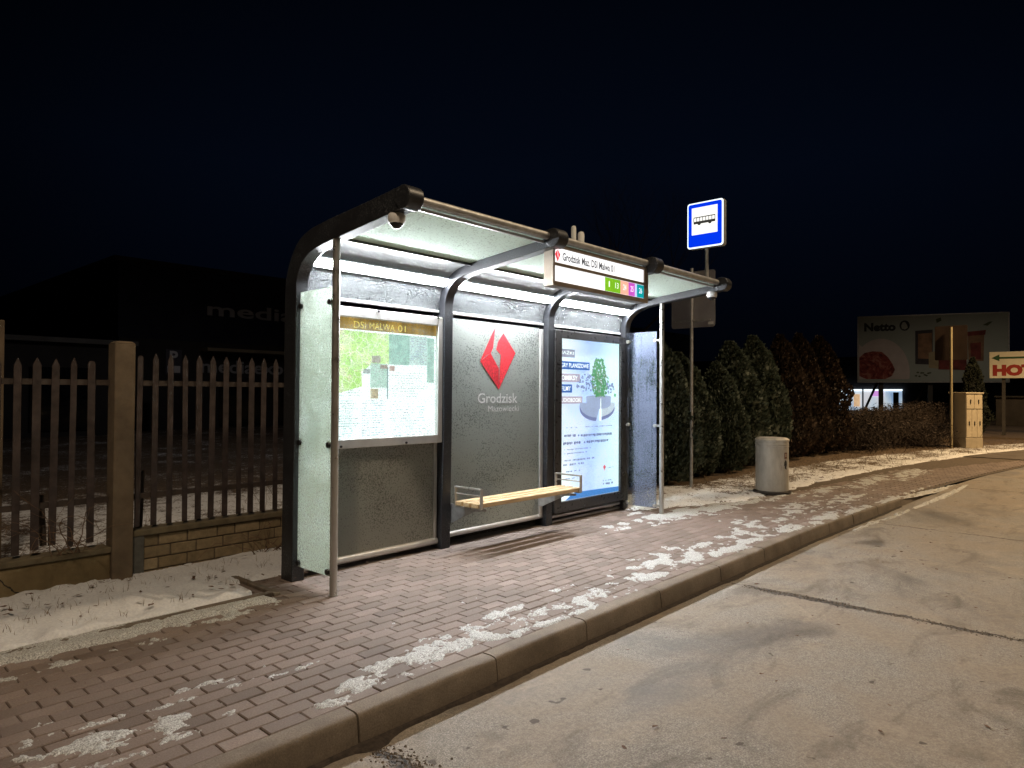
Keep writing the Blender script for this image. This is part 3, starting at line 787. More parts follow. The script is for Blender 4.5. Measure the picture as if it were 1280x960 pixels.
pic((3.584, 3.803, 1.636, 1.890), m_tex('teal_photo', (.20, .45, .40), (.50, .80, .70), 22)); 
pic((3.806, 3.998, 1.640, 1.890), m_tex('pale_sheet', (.62, .84, .84), (.80, .96, .95), 14))
pic((4.002, 4.083, 1.490, 1.882), m_tex('teal_sheet', (.35, .62, .56), (.62, .86, .78), 16))
pic((3.408, 3.494, 1.645, 1.703), m_tex('dark_photo', (.25, .16, .12), (.70, .60, .55), 50), y=4.619)
pic((3.494, 3.567, 1.598, 1.630), m_tex('brown_photo', (.30, .16, .12), (.65, .45, .40), 60), y=4.619)
pic((3.329, 3.391, 1.554, 1.591), m_tex('grey_photo', (.20, .22, .25), (.75, .80, .85), 60), y=4.619)
pic((3.400, 3.473, 1.351, 1.432), m_tex('ochre_photo', (.40, .24, .10), (.90, .72, .45), 60), y=4.619)
pic((3.592, 3.642, 1.582, 1.625), m_tex('red_photo', (.40, .12, .10), (.85, .55, .50), 60), y=4.619)
pic((3.398, 3.565, 1.440, 1.640), m_tex('mint_sheet', (.55, .85, .72), (.78, .95, .90), 25))
# printed lines of small text (too small to read) as fine dark ticks
M_ink = emis('printed_ink', (.33, .45, .50), .45); M_ink2 = emis('printed_ink_violet', (.38, .40, .62), .6)
def ticks(x0, x1, z0, z1, dz, y, parent, m, dens_=.75, th=.006, name='small_print'):
    mb = MB(); z = z1
    while z > z0:
        x = x0
        lim = x1 - random.random()*(x1-x0)*.25
        while x < lim:
            wd = random.uniform(.006, .03)
            if random.random() < dens_: mb.box(x, min(x+wd, x1), y-.001, y, z-th*random.uniform(.6, 1), z)
            x += wd+random.uniform(.004, .012)
        z -= dz
    return mb.build(name, m, parent, kind='stuff')
ticks(3.62, 4.00, 1.36, 1.57, .022, 4.6265, bd, M_ink)
ticks(2.90, 3.30, 1.04, 1.335, .020, 4.6265, bd, M_ink)
ticks(3.32, 3.56, 1.04, 1.335, .020, 4.6265, bd, M_ink2)
ticks(3.60, 4.05, 1.02, 1.33, .024, 4.6265, bd, M_ink2, .45)
ticks(3.00, 3.30, 1.36, 1.42, .02, 4.6265, bd, M_ink)
ticks(3.82, 3.98, 1.66, 1.87, .022, 4.6195, bd, M_ink2, .6)
MB().box(3.568, 3.576, 4.620, 4.6265, 1.348, 1.611).build('rule_line', M_ink, bd)
MB().box(cx0+.053, cx1-.053, 4.600, 4.605, cz0+.071, cz1-.079).build('front_glass', M_casegl, case)

# ------------------------------------------------------------------ advertising lightbox (bay 3)
adb = thing('advertising_lightbox', 'tall backlit blue-white library poster in a black frame under the far bay', 'lightbox', (6.45, 4.63, .1))
ax0, ax1 = RX[2]+RW+.006, RX[3]-.006; px0, px1, pz0, pz1 = 5.876, 7.028, .232, 2.002
fr = MB()
fr.box(ax0, px0, 4.575, 4.68, .12, 2.088); fr.box(px1, ax1, 4.575, 4.68, .12, 2.088)
fr.box(px0, px1, 4.575, 4.68, pz1, 2.088); fr.box(px0, px1, 4.575, 4.68, .12, pz0)
fr.build('frame', M_darkframe, adb, bevel=.005)
MB().box(ax0+.01, ax1-.01, 4.682, 4.76, .13, 2.08).build('back_box', M_darkframe, adb, bevel=.005)
def m_poster():
    m = mat('backlit_poster_sky'); t = NT(m)
    xyz = t.n('ShaderNodeSeparateXYZ'); t.lk(t.obj(), xyz.inputs[0])
    u_ = t.math('MULTIPLY', t.math('ADD', xyz.outputs[0], .58), .86)      # left to right
    c = t.ramp(t.math('ADD', u_, t.math('MULTIPLY', t.math('SUBTRACT', t.noise(1.5, 3, .5), .5), .9)), (.0, (.92, .96, 1)), (.45, (.42, .58, .98)), (1.0, (.74, .94, 1)))
    v_ = t.math('ADD', t.math('MULTIPLY', xyz.outputs[2], .6), 0)
    c = t.mix(t.ramp(t.noise(2.2, 2, .4), (.5, 0.0), (.75, .55)), c, (.84, .80, .99))
    t.lk(c, t.b.inputs['Emission Color']); t.b.inputs['Emission Strength'].default_value = 1.35; t.b.inputs['Base Color'].default_value = (.6, .6, .6, 1)
    t.b.inputs['Roughness'].default_value = .2; return m
po = MB().box(px0+.001, px1-.001, 4.606, 4.612, pz0+.001, pz1-.001).build('poster', m_poster(), adb)
def flat(poly, m, name, y=4.602, parent=po):
    return MB().prism(poly, 'y', y, 4.6055).build(name, m, parent, recalc=True)
def quad(x0, x1, z0, z1): return [(x0, z0), (x1, z0), (x1, z1), (x0, z1)]
M_blue = emis('poster_blue', (.02, .16, .62), .8); M_gray = emis('poster_grey', (.42, .42, .58), .9); M_rose = emis('poster_rose_grey', (.60, .48, .62), .95)
M_lit = emis('poster_white', (1, 1, 1), 1.3); M_inkb = emis('poster_ink', (.16, .20, .48), .75); M_inkg = emis('poster_ink_grey', (.30, .36, .62), .85)
flat(quad(5.878, 6.137, 1.800, 1.888), M_gray, 'banner'); lettering('IĄŻKI', 'lettering', M_lit, po, 5.900, 6.115, 1.822, 1.874, 4.601, bold=.02)
flat(quad(5.878, 6.418, 1.668, 1.755), M_blue, 'banner'); lettering('GRY PLANSZOWE', 'lettering', M_lit, po, 5.888, 6.395, 1.688, 1.737, 4.601, bold=.02)
flat(quad(5.878, 6.241, 1.530, 1.620), M_rose, 'banner'); lettering('OMIKSY', 'lettering', M_lit, po, 5.895, 6.190, 1.549, 1.602, 4.601, bold=.02)
flat(quad(5.878, 6.089, 1.412, 1.502), M_blue, 'banner'); lettering('FILMY', 'lettering', M_lit, po, 5.888, 6.065, 1.432, 1.484, 4.601, bold=.02)
flat(quad(5.878, 6.281, 1.290, 1.370), M_rose, 'banner'); lettering('UDIOBOOKI', 'lettering', M_lit, po, 5.895, 6.255, 1.307, 1.354, 4.601, bold=.02)
# round planter bench: two halves, back and seat
def arc(cx, cz, rx, rz, a0, a1, n=14): return [(cx+rx*math.cos(math.radians(a0+(a1-a0)*i/n)), cz+rz*math.sin(math.radians(a0+(a1-a0)*i/n))) for i in range(n+1)]
M_pt = emis('planter_lilac', (.55, .62, .93), .85, .15, 6); M_pt2 = emis('planter_pale', (.78, .84, .99), .95, .1, 6); M_pt3 = emis('planter_shadow', (.30, .34, .70), .7)
flat([(6.234, 1.270)] + arc(6.60, 1.235, .366, .15, 180, 262) + [(6.625, 1.27)], M_pt3, 'planter_base')
flat([(6.665, 1.27), (6.665, 1.095)] + arc(6.60, 1.235, .330, .14, 290, 360) + [(6.928, 1.27)], M_pt3, 'planter_base')
flat([(6.236, 1.300)] + arc(6.60, 1.275, .364, .15, 180, 264) + [(6.625, 1.300)], M_pt, 'planter_seat', 4.6005)
flat([(6.663, 1.300), (6.663, 1.135)] + arc(6.60, 1.275, .33, .14, 292, 360) + [(6.930, 1.300)], M_pt2, 'planter_seat', 4.6005)
flat(arc(6.60, 1.365, .25, .02, 0, 180) + [(6.36, 1.28)] + arc(6.60, 1.275, .24, .05, 180, 360) + [(6.84, 1.28)], M_pt, 'planter_back', 4.599)
flat([(6.626, 1.09), (6.650, 1.09), (6.644, 1.35), (6.632, 1.35)], M_lit, 'planter_gap', 4.598)
mb = MB(); mb2 = MB(); rs = random.Random(3)
for i in range(420):
    z = rs.uniform(1.37, 1.80); half = .13*(1-((z-1.58)/.30)**2)+.015
    x = 6.60+rs.uniform(-half, half) + (.05 if z < 1.6 and rs.random() < .3 else 0); s = rs.uniform(.014, .034); a = rs.uniform(0, 3.14)
    tgt = mb if rs.random() < .62 else mb2
    ca, sa = math.cos(a)*s, math.sin(a)*s
    y_ = 4.5965 if tgt is mb else 4.5975
    tgt.add([(x-ca, y_, z-sa), (x+sa*.4, y_, z-ca*.4), (x+ca, y_, z+sa), (x-sa*.4, y_, z+ca*.4)], [(0, 1, 2, 3)])
for i in range(14):
    a = (6.60+rs.uniform(-.05, .05), 4.5985, 1.37); b = (6.60+rs.uniform(-.11, .11), 4.5985, rs.uniform(1.5, 1.75)); mb2.tube(a, b, .0015, 4)
mb.build('printed_leaves', emis('poster_green', (.16, .50, .22), .8, .5, 30), po); mb2.build('printed_leaves', emis('poster_olive', (.35, .42, .30), .8, .4, 30), po)
mb = MB()
for i in range(70):
    x = rs.uniform(6.16, 6.50); z = rs.uniform(1.42, 1.62); mb.box(x, x+rs.uniform(.006, .03), 4.601, 4.6055, z, z+rs.uniform(.008, .03))
for i in range(40):
    x = rs.uniform(6.74, 6.92); z = rs.uniform(1.40, 1.52); mb.box(x, x+rs.uniform(.004, .02), 4.601, 4.6055, z, z+rs.uniform(.008, .03))
mb.build('printed_objects', M_inkg, po, kind='stuff')
mb = MB()
for i in range(12): a = rs.uniform(0, 6.28); mb.add([(6.935+.012*math.cos(a+k*1.6)*(1+i*.1), 4.6005, 1.385+.012*math.sin(a+k*1.6)*(1+i*.1)) for k in range(4)], [(0, 1, 2, 3)])
mb.build('printed_sprig', emis('poster_green_small', (.2, .6, .35), .8), po)
def line(x0, x1, z, th, m, d=.85): ticks(x0, x1, z-th*.5, z+th*.5, 1, 4.6050, po, m, d, th)
line(5.93, 6.90, 1.025, .012, M_inkg, .6)
for (a, b, z) in ((5.935, 6.17, .935), (6.26, 6.90, .928), (5.94, 6.29, .853), (6.37, 6.84, .853)): line(a, b, z, .032, M_inkb, .95)
flat([(6.205, .935), (6.217, .947), (6.229, .935), (6.217, .923)], M_inkb, 'bullet'); flat([(6.318, .853), (6.330, .865), (6.342, .853), (6.330, .841)], M_inkb, 'bullet')
for (a, b, z, t_) in ((5.96, 6.48, .785, .014), (5.95, 6.45, .742, .014), (5.94, 6.60, .665, .022), (5.94, 6.35, .620, .022), (5.975, 6.25, .545, .014), (5.945, 6.16, .466, .014)): line(a, b, z, t_, M_inkg, .85)
line(6.80, 6.92, .530, .012, M_inkg); line(6.70, 6.92, .345, .026, M_inkb, .8); line(6.70, 6.90, .385, .012, M_inkg)
flat([(6.700, .545), (6.724, .572), (6.724, .535), (6.718, .520)], emis('poster_red', (.9, .12, .16), .9), 'small_emblem'); flat([(6.730, .566), (6.752, .548), (6.724, .500), (6.728, .535)], emis('poster_red_b', (.9, .12, .16), .9), 'small_emblem')
M_band = emis('poster_band', (.07, .30, .85), .85)
flat([(5.985, .236), (7.020, .236), (7.020, .292), (6.252, .307), (6.111, .297)], M_band, 'blue_band')
MB().box(px0+.001, px1-.001, 4.585, 4.589, pz0+.001, pz1-.001).build('front_glass', frosted('clear_poster_glass', (.7, .75, .85), .10, 120, .5, .6), adb)

# ------------------------------------------------------------------ bench
bn = thing('bench', 'pale wooden slat bench with steel armrests hung along the shelter wall', 'bench', (4.9, 4.3, 0))
for k in range(3):
    y0 = 4.155+k*.100
    MB().box(4.175, 5.665, y0, y0+.078, .412, .452).build('slat', M_wood, bn, bevel=.006)
for xx in (4.205, 5.630):
    mb = MB()
    mb.box(xx-.014, xx+.014, 4.132, 4.146, .405, .580); mb.box(xx-.014, xx+.014, 4.452, 4.466, .405, .580)
    mb.box(xx-.012, xx+.012, 4.146, 4.452, .566, .580)
    mb.tube((xx, 4.146, .515), (xx, 4.452, .515), .006, 8)
    mb.box(xx-.014, xx+.014, 4.146, 4.452, .398, .410)
    mb.build('armrest', M_steel, bn, bevel=.002)
for xx in (RX[1]+RW+.012, RX[2]-.012-.062):
    MB().prism([(4.16, .396), (4.62, .396), (4.648, .22), (4.60, .22), (4.30, .36), (4.16, .376)], 'x', xx, xx+.012).build('bracket', M_galv, bn, recalc=True, bevel=.002)

# ------------------------------------------------------------------ stop name box under the front tube
sb_ = thing('stop_name_box', 'long illuminated stop name box with coloured route tiles, hung from the front roof tube', 'illuminated sign', (4.95, 3.45, 2.26))
bx0, bx1, by0, by1, bz0, bz1 = 4.238, 5.668, 3.392, 3.49, 2.256, 2.592
fr = MB(); e_ = .022
fr.box(bx0, bx0+e_, by0, by1, bz0, bz1); fr.box(bx1-.070, bx1, by0, by1, bz0, bz1)
fr.box(bx0+e_, bx1-.070, by0, by1, bz0, 2.294); fr.box(bx0+e_, bx1-.070, by0, by1, 2.418, 2.443); fr.box(bx0+e_, bx1-.070, by0, by1, 2.562, bz1)
fr.build('frame', M_brownmetal, sb_, bevel=.003)
MB().box(bx0+e_, bx1-.070, by0+.03, by1, 2.294, 2.418).build('back_panel', M_brownmetal, sb_)
MB().box(bx0+e_, bx1-.070, by0+.03, by1, 2.443, 2.562).build('back_panel', M_brownmetal, sb_)
M_box = emis('sign_white_glow', (.97, .98, 1), 1.12)
MB().box(bx0+e_, bx1-.070, by0+.010, by0+.016, 2.443, 2.562).build('upper_panel', M_box, sb_)
lo_ = MB().box(bx0+e_, bx1-.070, by0+.010, by0+.016, 2.294, 2.418).build('lower_panel', M_box, sb_)
MB().box(bx0+e_, bx1-.070, by0+.002, by0+.006, 2.566, 2.586).build('top_glow', M_box, sb_)
M_txt = emis('sign_grey_ink', (.16, .17, .19), .3)
lettering('Grodzisk Maz. DSI Malwa 01', 'lettering', M_txt, sb_, 4.364, 5.108, 2.470, 2.535, by0+.009, bold=.022)
em = MB(); em.prism([(4.268, 2.508), (4.296, 2.546), (4.299, 2.500), (4.306, 2.478), (4.302, 2.455)], 'y', by0+.006, by0+.009)
em.prism([(4.304, 2.546), (4.334, 2.512), (4.302, 2.455), (4.312, 2.490)], 'y', by0+.006, by0+.009)
em.build('town_emblem', emis('sign_red', (.85, .05, .07), .8), sb_, recalc=True)
tiles = [(4.965, 5.081, (.22, .55, .02), '1'), (5.083, 5.203, (.20, .52, .02), '13'), (5.205, 5.336, (1, .50, .38), '24'), (5.340, 5.443, (.60, .10, .62), '25'), (5.478, 5.596, (.0, .36, .42), '26')]
for k, (a, b, c, s) in enumerate(tiles):
    tl = MB().box(a, b, by0+.006, by0+.0095, 2.297, 2.415).build('route_tile', emis('route_tile_%s' % s, c, .95, .2, 20), lo_)
    wn = .014 if len(s) == 1 else .05
    lettering(s, 'lettering', M_box, lo_, (a+b)/2-wn/2, (a+b)/2+wn/2, 2.335, 2.385, by0+.005)
MB().box(5.444, 5.477, by0+.006, by0+.0095, 2.297, 2.415).build('route_tile', emis('tile_pale_blue', (.55, .65, 1), 1), lo_)

# ------------------------------------------------------------------ lit bus stop sign on the far rib
bs = thing('bus_stop_sign', 'glowing blue and white bus stop sign on a short mast above the far roof end', 'bus stop sign', (7.25, 3.57, 2.6))
mst = MB(); mst.tube((7.235, 3.572, 2.56), (7.235, 3.572, 3.09), .020, 14); mst.tube((7.235, 3.572, 2.62), (7.235, 3.572, 2.66), .032, 14)
mst.build('mast', M_galv, bs, smooth=True)
def rrect(a0, a1, z0, z1, r, n=5):
    o = []
    for cx, cz, s in ((a1-r, z1-r, 0), (a0+r, z1-r, 90), (a0+r, z0+r, 180), (a1-r, z0+r, 270)):
        for i in range(n+1): t = math.radians(s+90*i/n); o.append((cx+r*math.cos(t), cz+r*math.sin(t)))
    return o
MB().prism(rrect(3.360, 3.798, 3.06, 3.583, .03), 'x', 7.205, 7.275).build('housing', M_galv, bs, recalc=True, bevel=.003)
MB().prism(rrect(3.362, 3.796, 3.062, 3.581, .03), 'x', 7.200, 7.2045).build('rim', emis('sign_rim_glow', (.85, .95, 1), 1.5), bs, recalc=True)
face = MB().prism(rrect(3.378, 3.782, 3.078, 3.566, .022), 'x', 7.196, 7.1995).build('blue_face', emis('sign_blue_glow', (.0, .035, .80), 1.05), bs, recalc=True)
MB().prism(quad(3.428, 3.738, 3.215, 3.522), 'x', 7.192, 7.1955).build('white_panel', emis('sign_panel_glow', (1, 1, .95), 1.12), face, recalc=True)
M_bus = emis('bus_pictogram_ink', (.10, .10, .09), .3)
b = MB()
b.box(7.189, 7.1915, 3.452, 3.714, 3.335, 3.364)
b.box(7.189, 7.1915, 3.452, 3.714, 3.404, 3.414)
for k in range(8): yy = 3.452+k*(.262-.005)/7; b.box(7.1885, 7.1912, yy, yy+.007, 3.362, 3.405)
for yy in (3.515, 3.645): b.prism(ell(yy, 3.338, .020, .020, 16), 'x', 7.188, 7.1905)
b.build('bus_pictogram', M_bus, face, recalc=True)

# ------------------------------------------------------------------ road sign seen from behind
rs_ = thing('road_sign', 'grey back of a square road sign on a slim pole behind the shelter', 'road sign', (9.40, 4.885, 0))
MB().tube((9.40, 4.885, -.05), (9.40, 4.885, 3.28), .024, 14).build('pole', M_galv, rs_, smooth=True)
MB().prism(rrect(4.53, 5.236, 2.395, 3.235, .04), 'x', 9.435, 9.440).build('panel', simple('sign_back_grey', (.34, .33, .34), .5, .3, .1, 5, .05), rs_, recalc=True)
mb = MB()
for z in (2.50, 3.12): mb.box(9.418, 9.434, 4.60, 5.17, z-.015, z+.015); mb.box(9.385, 9.430, 4.853, 4.917, z-.012, z+.012)
mb.build('clamp_rail', M_galv, rs_)
MB().box(9.431, 9.4345, 4.553, 4.640, 2.432, 2.472).build('sticker', M_white, rs_)

# ------------------------------------------------------------------ litter bin
def m_bin():
    m = mat('weathered_bin_metal'); t = NT(m)
    g = t.noise(6, 5, .65, sx=(1, 1, .35)); c = t.ramp(g, (.3, (.36, .345, .31)), (.7, (.60, .585, .54)))
    r_ = t.noise(9, 4, .7, sx=(1, 1, .3)); c = t.mix(t.ramp(r_, (.64, 0.0), (.74, .6)), c, (.20, .09, .04))
    t.lk(c, t.b.inputs['Base Color']); t.b.inputs['Roughness'].default_value = .55; t.b.inputs['Metallic'].default_value = .35; t.bump(g, .2, .005); return m
M_bin = m_bin()
BX, BY = 9.86, 3.86
bi = thing('litter_bin', 'round weathered grey metal litter bin with flat angular lid beside the thujas', 'litter bin', (BX, BY, 0))
MB().lathe([(.262, .0), (.262, .028), (.215, .040)], 36, (BX, BY, 0)).build('base', M_darkframe, bi, smooth=True)
MB().lathe([(.225, .040), (.225, .66), (.229, .662), (.229, .674), (.225, .676), (.225, .690), (.229, .692), (.229, .704), (.225, .706), (.225, .745)], 40, (BX, BY, 0)).build('body', M_bin, bi, smooth=True)
MB().lathe([(.236, .742), (.236, .765), (.200, .790), (.03, .800)], 10, (BX, BY, 0)).build('lid', M_bin, bi, bevel=.003)
def on_bin(ang, z, w_, h_, poly=None):
    mb = MB(); n = 4; vs = []
    for k in range(n+1):
        a = math.radians(ang)+(k/n-.5)*w_/.2275
        for zz in (z-h_/2, z+h_/2): vs.append((BX+.2275*math.cos(a), BY+.2275*math.sin(a), zz))
    return mb.add(vs, [(2*i, 2*i+2, 2*i+3, 2*i+1) for i in range(n)])
on_bin(-105, .545, .060, .085).build('crest_sticker', simple('dark_red_sticker', (.12, .03, .02), .5, 0, .4, 60, 0), bi)
s1 = on_bin(-105, .548, .026, .050); 
for v in s1.v: v.x = BX+(v.x-BX)*1.005; v.y = BY+(v.y-BY)*1.005
s1.build('crest_mark', simple('pale_mark', (.45, .38, .3), .5, 0, .3, 60, 0), bi)
gr = MB()
for a0, z0, a1, z1 in ((-113, .40, -109, .46), (-109, .46, -104, .47), (-104, .47, -101, .43), (-101, .43, -104, .38), (-104, .38, -109, .37), (-109, .37, -106, .43), (-106, .43, -103, .35), (-112, .45, -106, .40), (-108, .48, -107, .36)):
    p = [(BX+.2285*math.cos(math.radians(a)), BY+.2285*math.sin(math.radians(a)), z) for a, z in ((a0, z0), (a1, z1))]
    gr.tube(p[0], p[1], .0045, 5)
gr.build('spray_scribble', M_black, bi)

# ------------------------------------------------------------------ picket fence on masonry
M_post = simple('old_concrete_post', (.14, .105, .068), .9, 0, .28, 7, .5, 45)
M_wallc = None
def m_wallc():
    m = mat('mossy_concrete_wall'); t = NT(m)
    a = t.ramp(t.noise(3.5, 6, .65), (.3, (.10, .075, .035)), (.5, (.17, .125, .06)), (.72, (.24, .185, .10)))
    xyz = t.n('ShaderNodeSeparateXYZ'); t.lk(t.obj(), xyz.inputs[0])
    # a wandering crack at the left
    cr = t.math('ABSOLUTE', t.math('SUBTRACT', t.math('ADD', xyz.outputs[0], t.math('MULTIPLY', t.noise(9, 4), .16)), t.math('ADD', t.math('MULTIPLY', xyz.outputs[2], -1.15), -.50)))
    ck = t.ramp(cr, (.004, 1.0), (.010, 0.0))
    c = t.mix(ck, a, (.01, .008, .006)); t.lk(c, t.b.inputs['Base Color']); t.b.inputs['Roughness'].default_value = .92
    t.bump(t.noise(30, 5, .7), .5, .01); return m
M_wallc = m_wallc()
def m_blocks():
    m = mat('yellow_block_masonry'); t = NT(m)
    at = t.n('ShaderNodeAttribute', attribute_name='tone')
    b_ = t.ramp(at.outputs['Fac'], (0, (.17, .13, .075)), (.5, (.24, .185, .105)), (1, (.30, .235, .14)))
    c = t.mix(.6, b_, t.mix(1.0, b_, t.ramp(t.noise(14, 5, .7), (.3, .5), (.7, 1.45)), 'MULTIPLY'))
    t.lk(c, t.b.inputs['Base Color']); t.b.inputs['Roughness'].default_value = .92; t.bump(t.noise(60, 4, .7), .4, .006); return m
M_blk = m_blocks(); M_mortar = simple('dark_mortar', (.10, .075, .05), .95, 0, .3, 20, .4)
M_cap = simple('mossy_coping', (.14, .115, .07), .95, 0, .35, 9, .5)
M_picket = simple('rusty_painted_steel', (.050, .037, .034), .62, .15, .45, 12, .2, 50)
M_raild = simple('dark_fence_rail', (.055, .042, .034), .65, .1, .4, 9, .2)
fence = thing('picket_fence', 'rusty steel picket fence between concrete posts on a low masonry wall', 'fence', (1.86, 5.6, 0))
FY = 5.62
def post(xc, yc, h_, w_=.142):
    mb = MB(); mb.box(xc-w_/2, xc+w_/2, yc-w_/2, yc+w_/2, -.1, h_-.012); a = w_/2-.02
    mb.add([(xc-w_/2, yc-w_/2, h_-.012), (xc+w_/2, yc-w_/2, h_-.012), (xc+w_/2, yc+w_/2, h_-.012), (xc-w_/2, yc+w_/2, h_-.012), (xc-a, yc-a, h_+.004), (xc+a, yc-a, h_+.004), (xc+a, yc+a, h_+.004), (xc-a, yc+a, h_+.004)],
           [(0, 1, 5, 4), (1, 2, 6, 5), (2, 3, 7, 6), (3, 0, 4, 7), (4, 5, 6, 7)])
    return mb.build('post', M_post, fence, bevel=.008)
posts = [-1.05, 1.862, 4.30, 6.75]
for xp in posts: post(xp, 5.60, 1.765)
# left: rendered wall with coping
MB().box(-1.0+.03, 1.79, 5.56, 5.70, -.1, .215).build('concrete_wall', M_wallc, fence, bevel=.01)
MB().box(-1.0+.03, 1.79, 5.545, 5.715, .217, .262).build('coping', M_cap, fence, bevel=.01)
# right: block masonry
def blocks(x0, x1, y0, z0, z1, y1=5.72):
    MB().box(x0, x1, y0+.012, y1, z0, z1-.004).build('mortar', M_mortar, fence)
    mb = MB(); tn = []; rows_ = 4; hh = (z1-z0)/rows_
    rr_ = random.Random(5)
    for r_ in range(rows_):
        x = x0 - (.11 if r_ % 2 else 0)
        while x < x1:
            L_ = rr_.choice([.20, .22, .22, .24, .15])
            a, b = max(x, x0), min(x+L_, x1)
            if b-a > .03:
                g = .005; o_ = rr_.uniform(0, .006)
                mb.box(a+g, b-g, y0+o_, y0+.05, z0+r_*hh+g, z0+(r_+1)*hh-g); tn += [min(1, max(0, rr_.gauss(.5, .25)))]*8
            x += L_
    o = mb.build('block_wall', M_blk, fence, bevel=.005)
    at_ = o.data.attributes.new('tone', 'FLOAT', 'POINT'); at_.data.foreach_set('value', tn)
blocks(2.03, 4.22, 5.60, -.06, .30); blocks(4.38, 6.67, 5.60, -.06, .30)
MB().box(1.935, 2.03, 5.585, 5.72, -.08, .30).build('pier', simple('dark_pier', (.10, .10, .09), .9, 0, .2, 20, .4), fence, bevel=.006)
MB().box(1.935, 4.22, 5.58, 5.73, .302, .350).build('coping', M_cap, fence, bevel=.01)
MB().box(4.38, 6.67, 5.58, 5.73, .302, .350).build('coping', M_cap, fence, bevel=.01)
for a, b in ((-.98, 1.79), (1.935, 4.22), (4.38, 6.67)):
    for z in (.60, 1.462): MB().box(a, b, 5.628, 5.652, z-.020, z+.020).build('rail', M_raild, fence)
def picket(x, z0, z1, kind_):
    mb = MB(); w_ = .0225 + random.uniform(-.003, .003); t0 = FY-.008
    tilt = random.uniform(-.012, .012)
    if kind_ == 'round':
        top = [(x+w_*math.cos(math.radians(a)), z1-w_+w_*math.sin(math.radians(a))) for a in range(0, 181, 30)]
    else: top = [(x+w_, z1-.05), (x+.003, z1), (x-.003, z1), (x-w_, z1-.05)]
    poly = [(x-w_-tilt, z0), (x+w_-tilt, z0)] + top
    mb.prism(poly, 'y', t0-.004, t0+.004)
    return mb.build('picket', M_picket, fence, recalc=True, bevel=.0015, seg=1)
x = -.90; pts_ = []
while x < 1.76: pts_.append(x); x += .1115
for x in pts_: picket(x, .30+random.uniform(-.02, .02), 1.628+random.uniform(-.012, .012), 'round' if x > 1.65 else 'point')
x = 1.995
k = 0
while x < 6.64:
    if not (4.20 < x < 4.40): picket(x, .37, 1.69 if k else 1.67, 'round' if k in (0,) else 'point')
    x += .1115; k += 1
# dark stub boards and a bramble caught in the fence
MB().prism([(1.395, .30), (1.435, .30), (1.415, .66), (1.37, .66)], 'y', 5.74, 5.76).build('stub_board', M_raild, fence, recalc=True)
MB().prism([(2.03, .34), (2.07, .34), (2.085, .78), (2.045, .78)], 'y', 5.74, 5.76).build('stub_board', M_raild, fence, recalc=True)
def bramble(name, label, base, n, spread, hgt, m, seed, ybias=-.05):
    r_ = random.Random(seed); mb = MB()
    for i in range(n):
        p = Vector(base)+Vector((r_.uniform(-spread*.4, spread*.4), r_.uniform(-.03, .03), 0)); d = Vector((r_.uniform(-1, 1), r_.uniform(-.5, .2)+ybias, r_.uniform(.4, 1))).normalized()
        rad = r_.uniform(.0022, .005)
        for s in range(9):
            q = p+d*spread*.16; mb.tube(p, q, rad, 5, rad*.88, cap=False); p = q; rad *= .88
            d = (d+Vector((r_.uniform(-.5, .5), r_.uniform(-.3, .3), r_.uniform(-.45, .15)))).normalized()
            if p.z < base[2]: d.z = abs(d.z)*.3
    o = mb.build(name, m, smooth=True); tag(o, label, 'bramble'); return o
M_twig = simple('dry_twig', (.16, .10, .06), .85, 0, .4, 30, .2)
bramble('dry_bramble', 'dry bramble stems tangled on the coping just left of the concrete post', (1.55, 5.53, .26), 14, .42, .3, M_twig, 3)
bramble('dry_bramble', 'dark bare bramble leaning against the block wall near the shelter rib', (3.05, 5.52, .03), 16, .5, .3, M_twig, 8)
# ivy-like dead stem along the block wall
# ------------------------------------------------------------------ concrete post in the yard
yp = thing('concrete_post', 'pale concrete post standing in the yard behind the left end of the fence', 'post', (1.25, 6.35, 0))
MB().box(1.17, 1.285, 6.30, 6.42, -.05, 1.93).build('shaft', M_post, yp, bevel=.01)

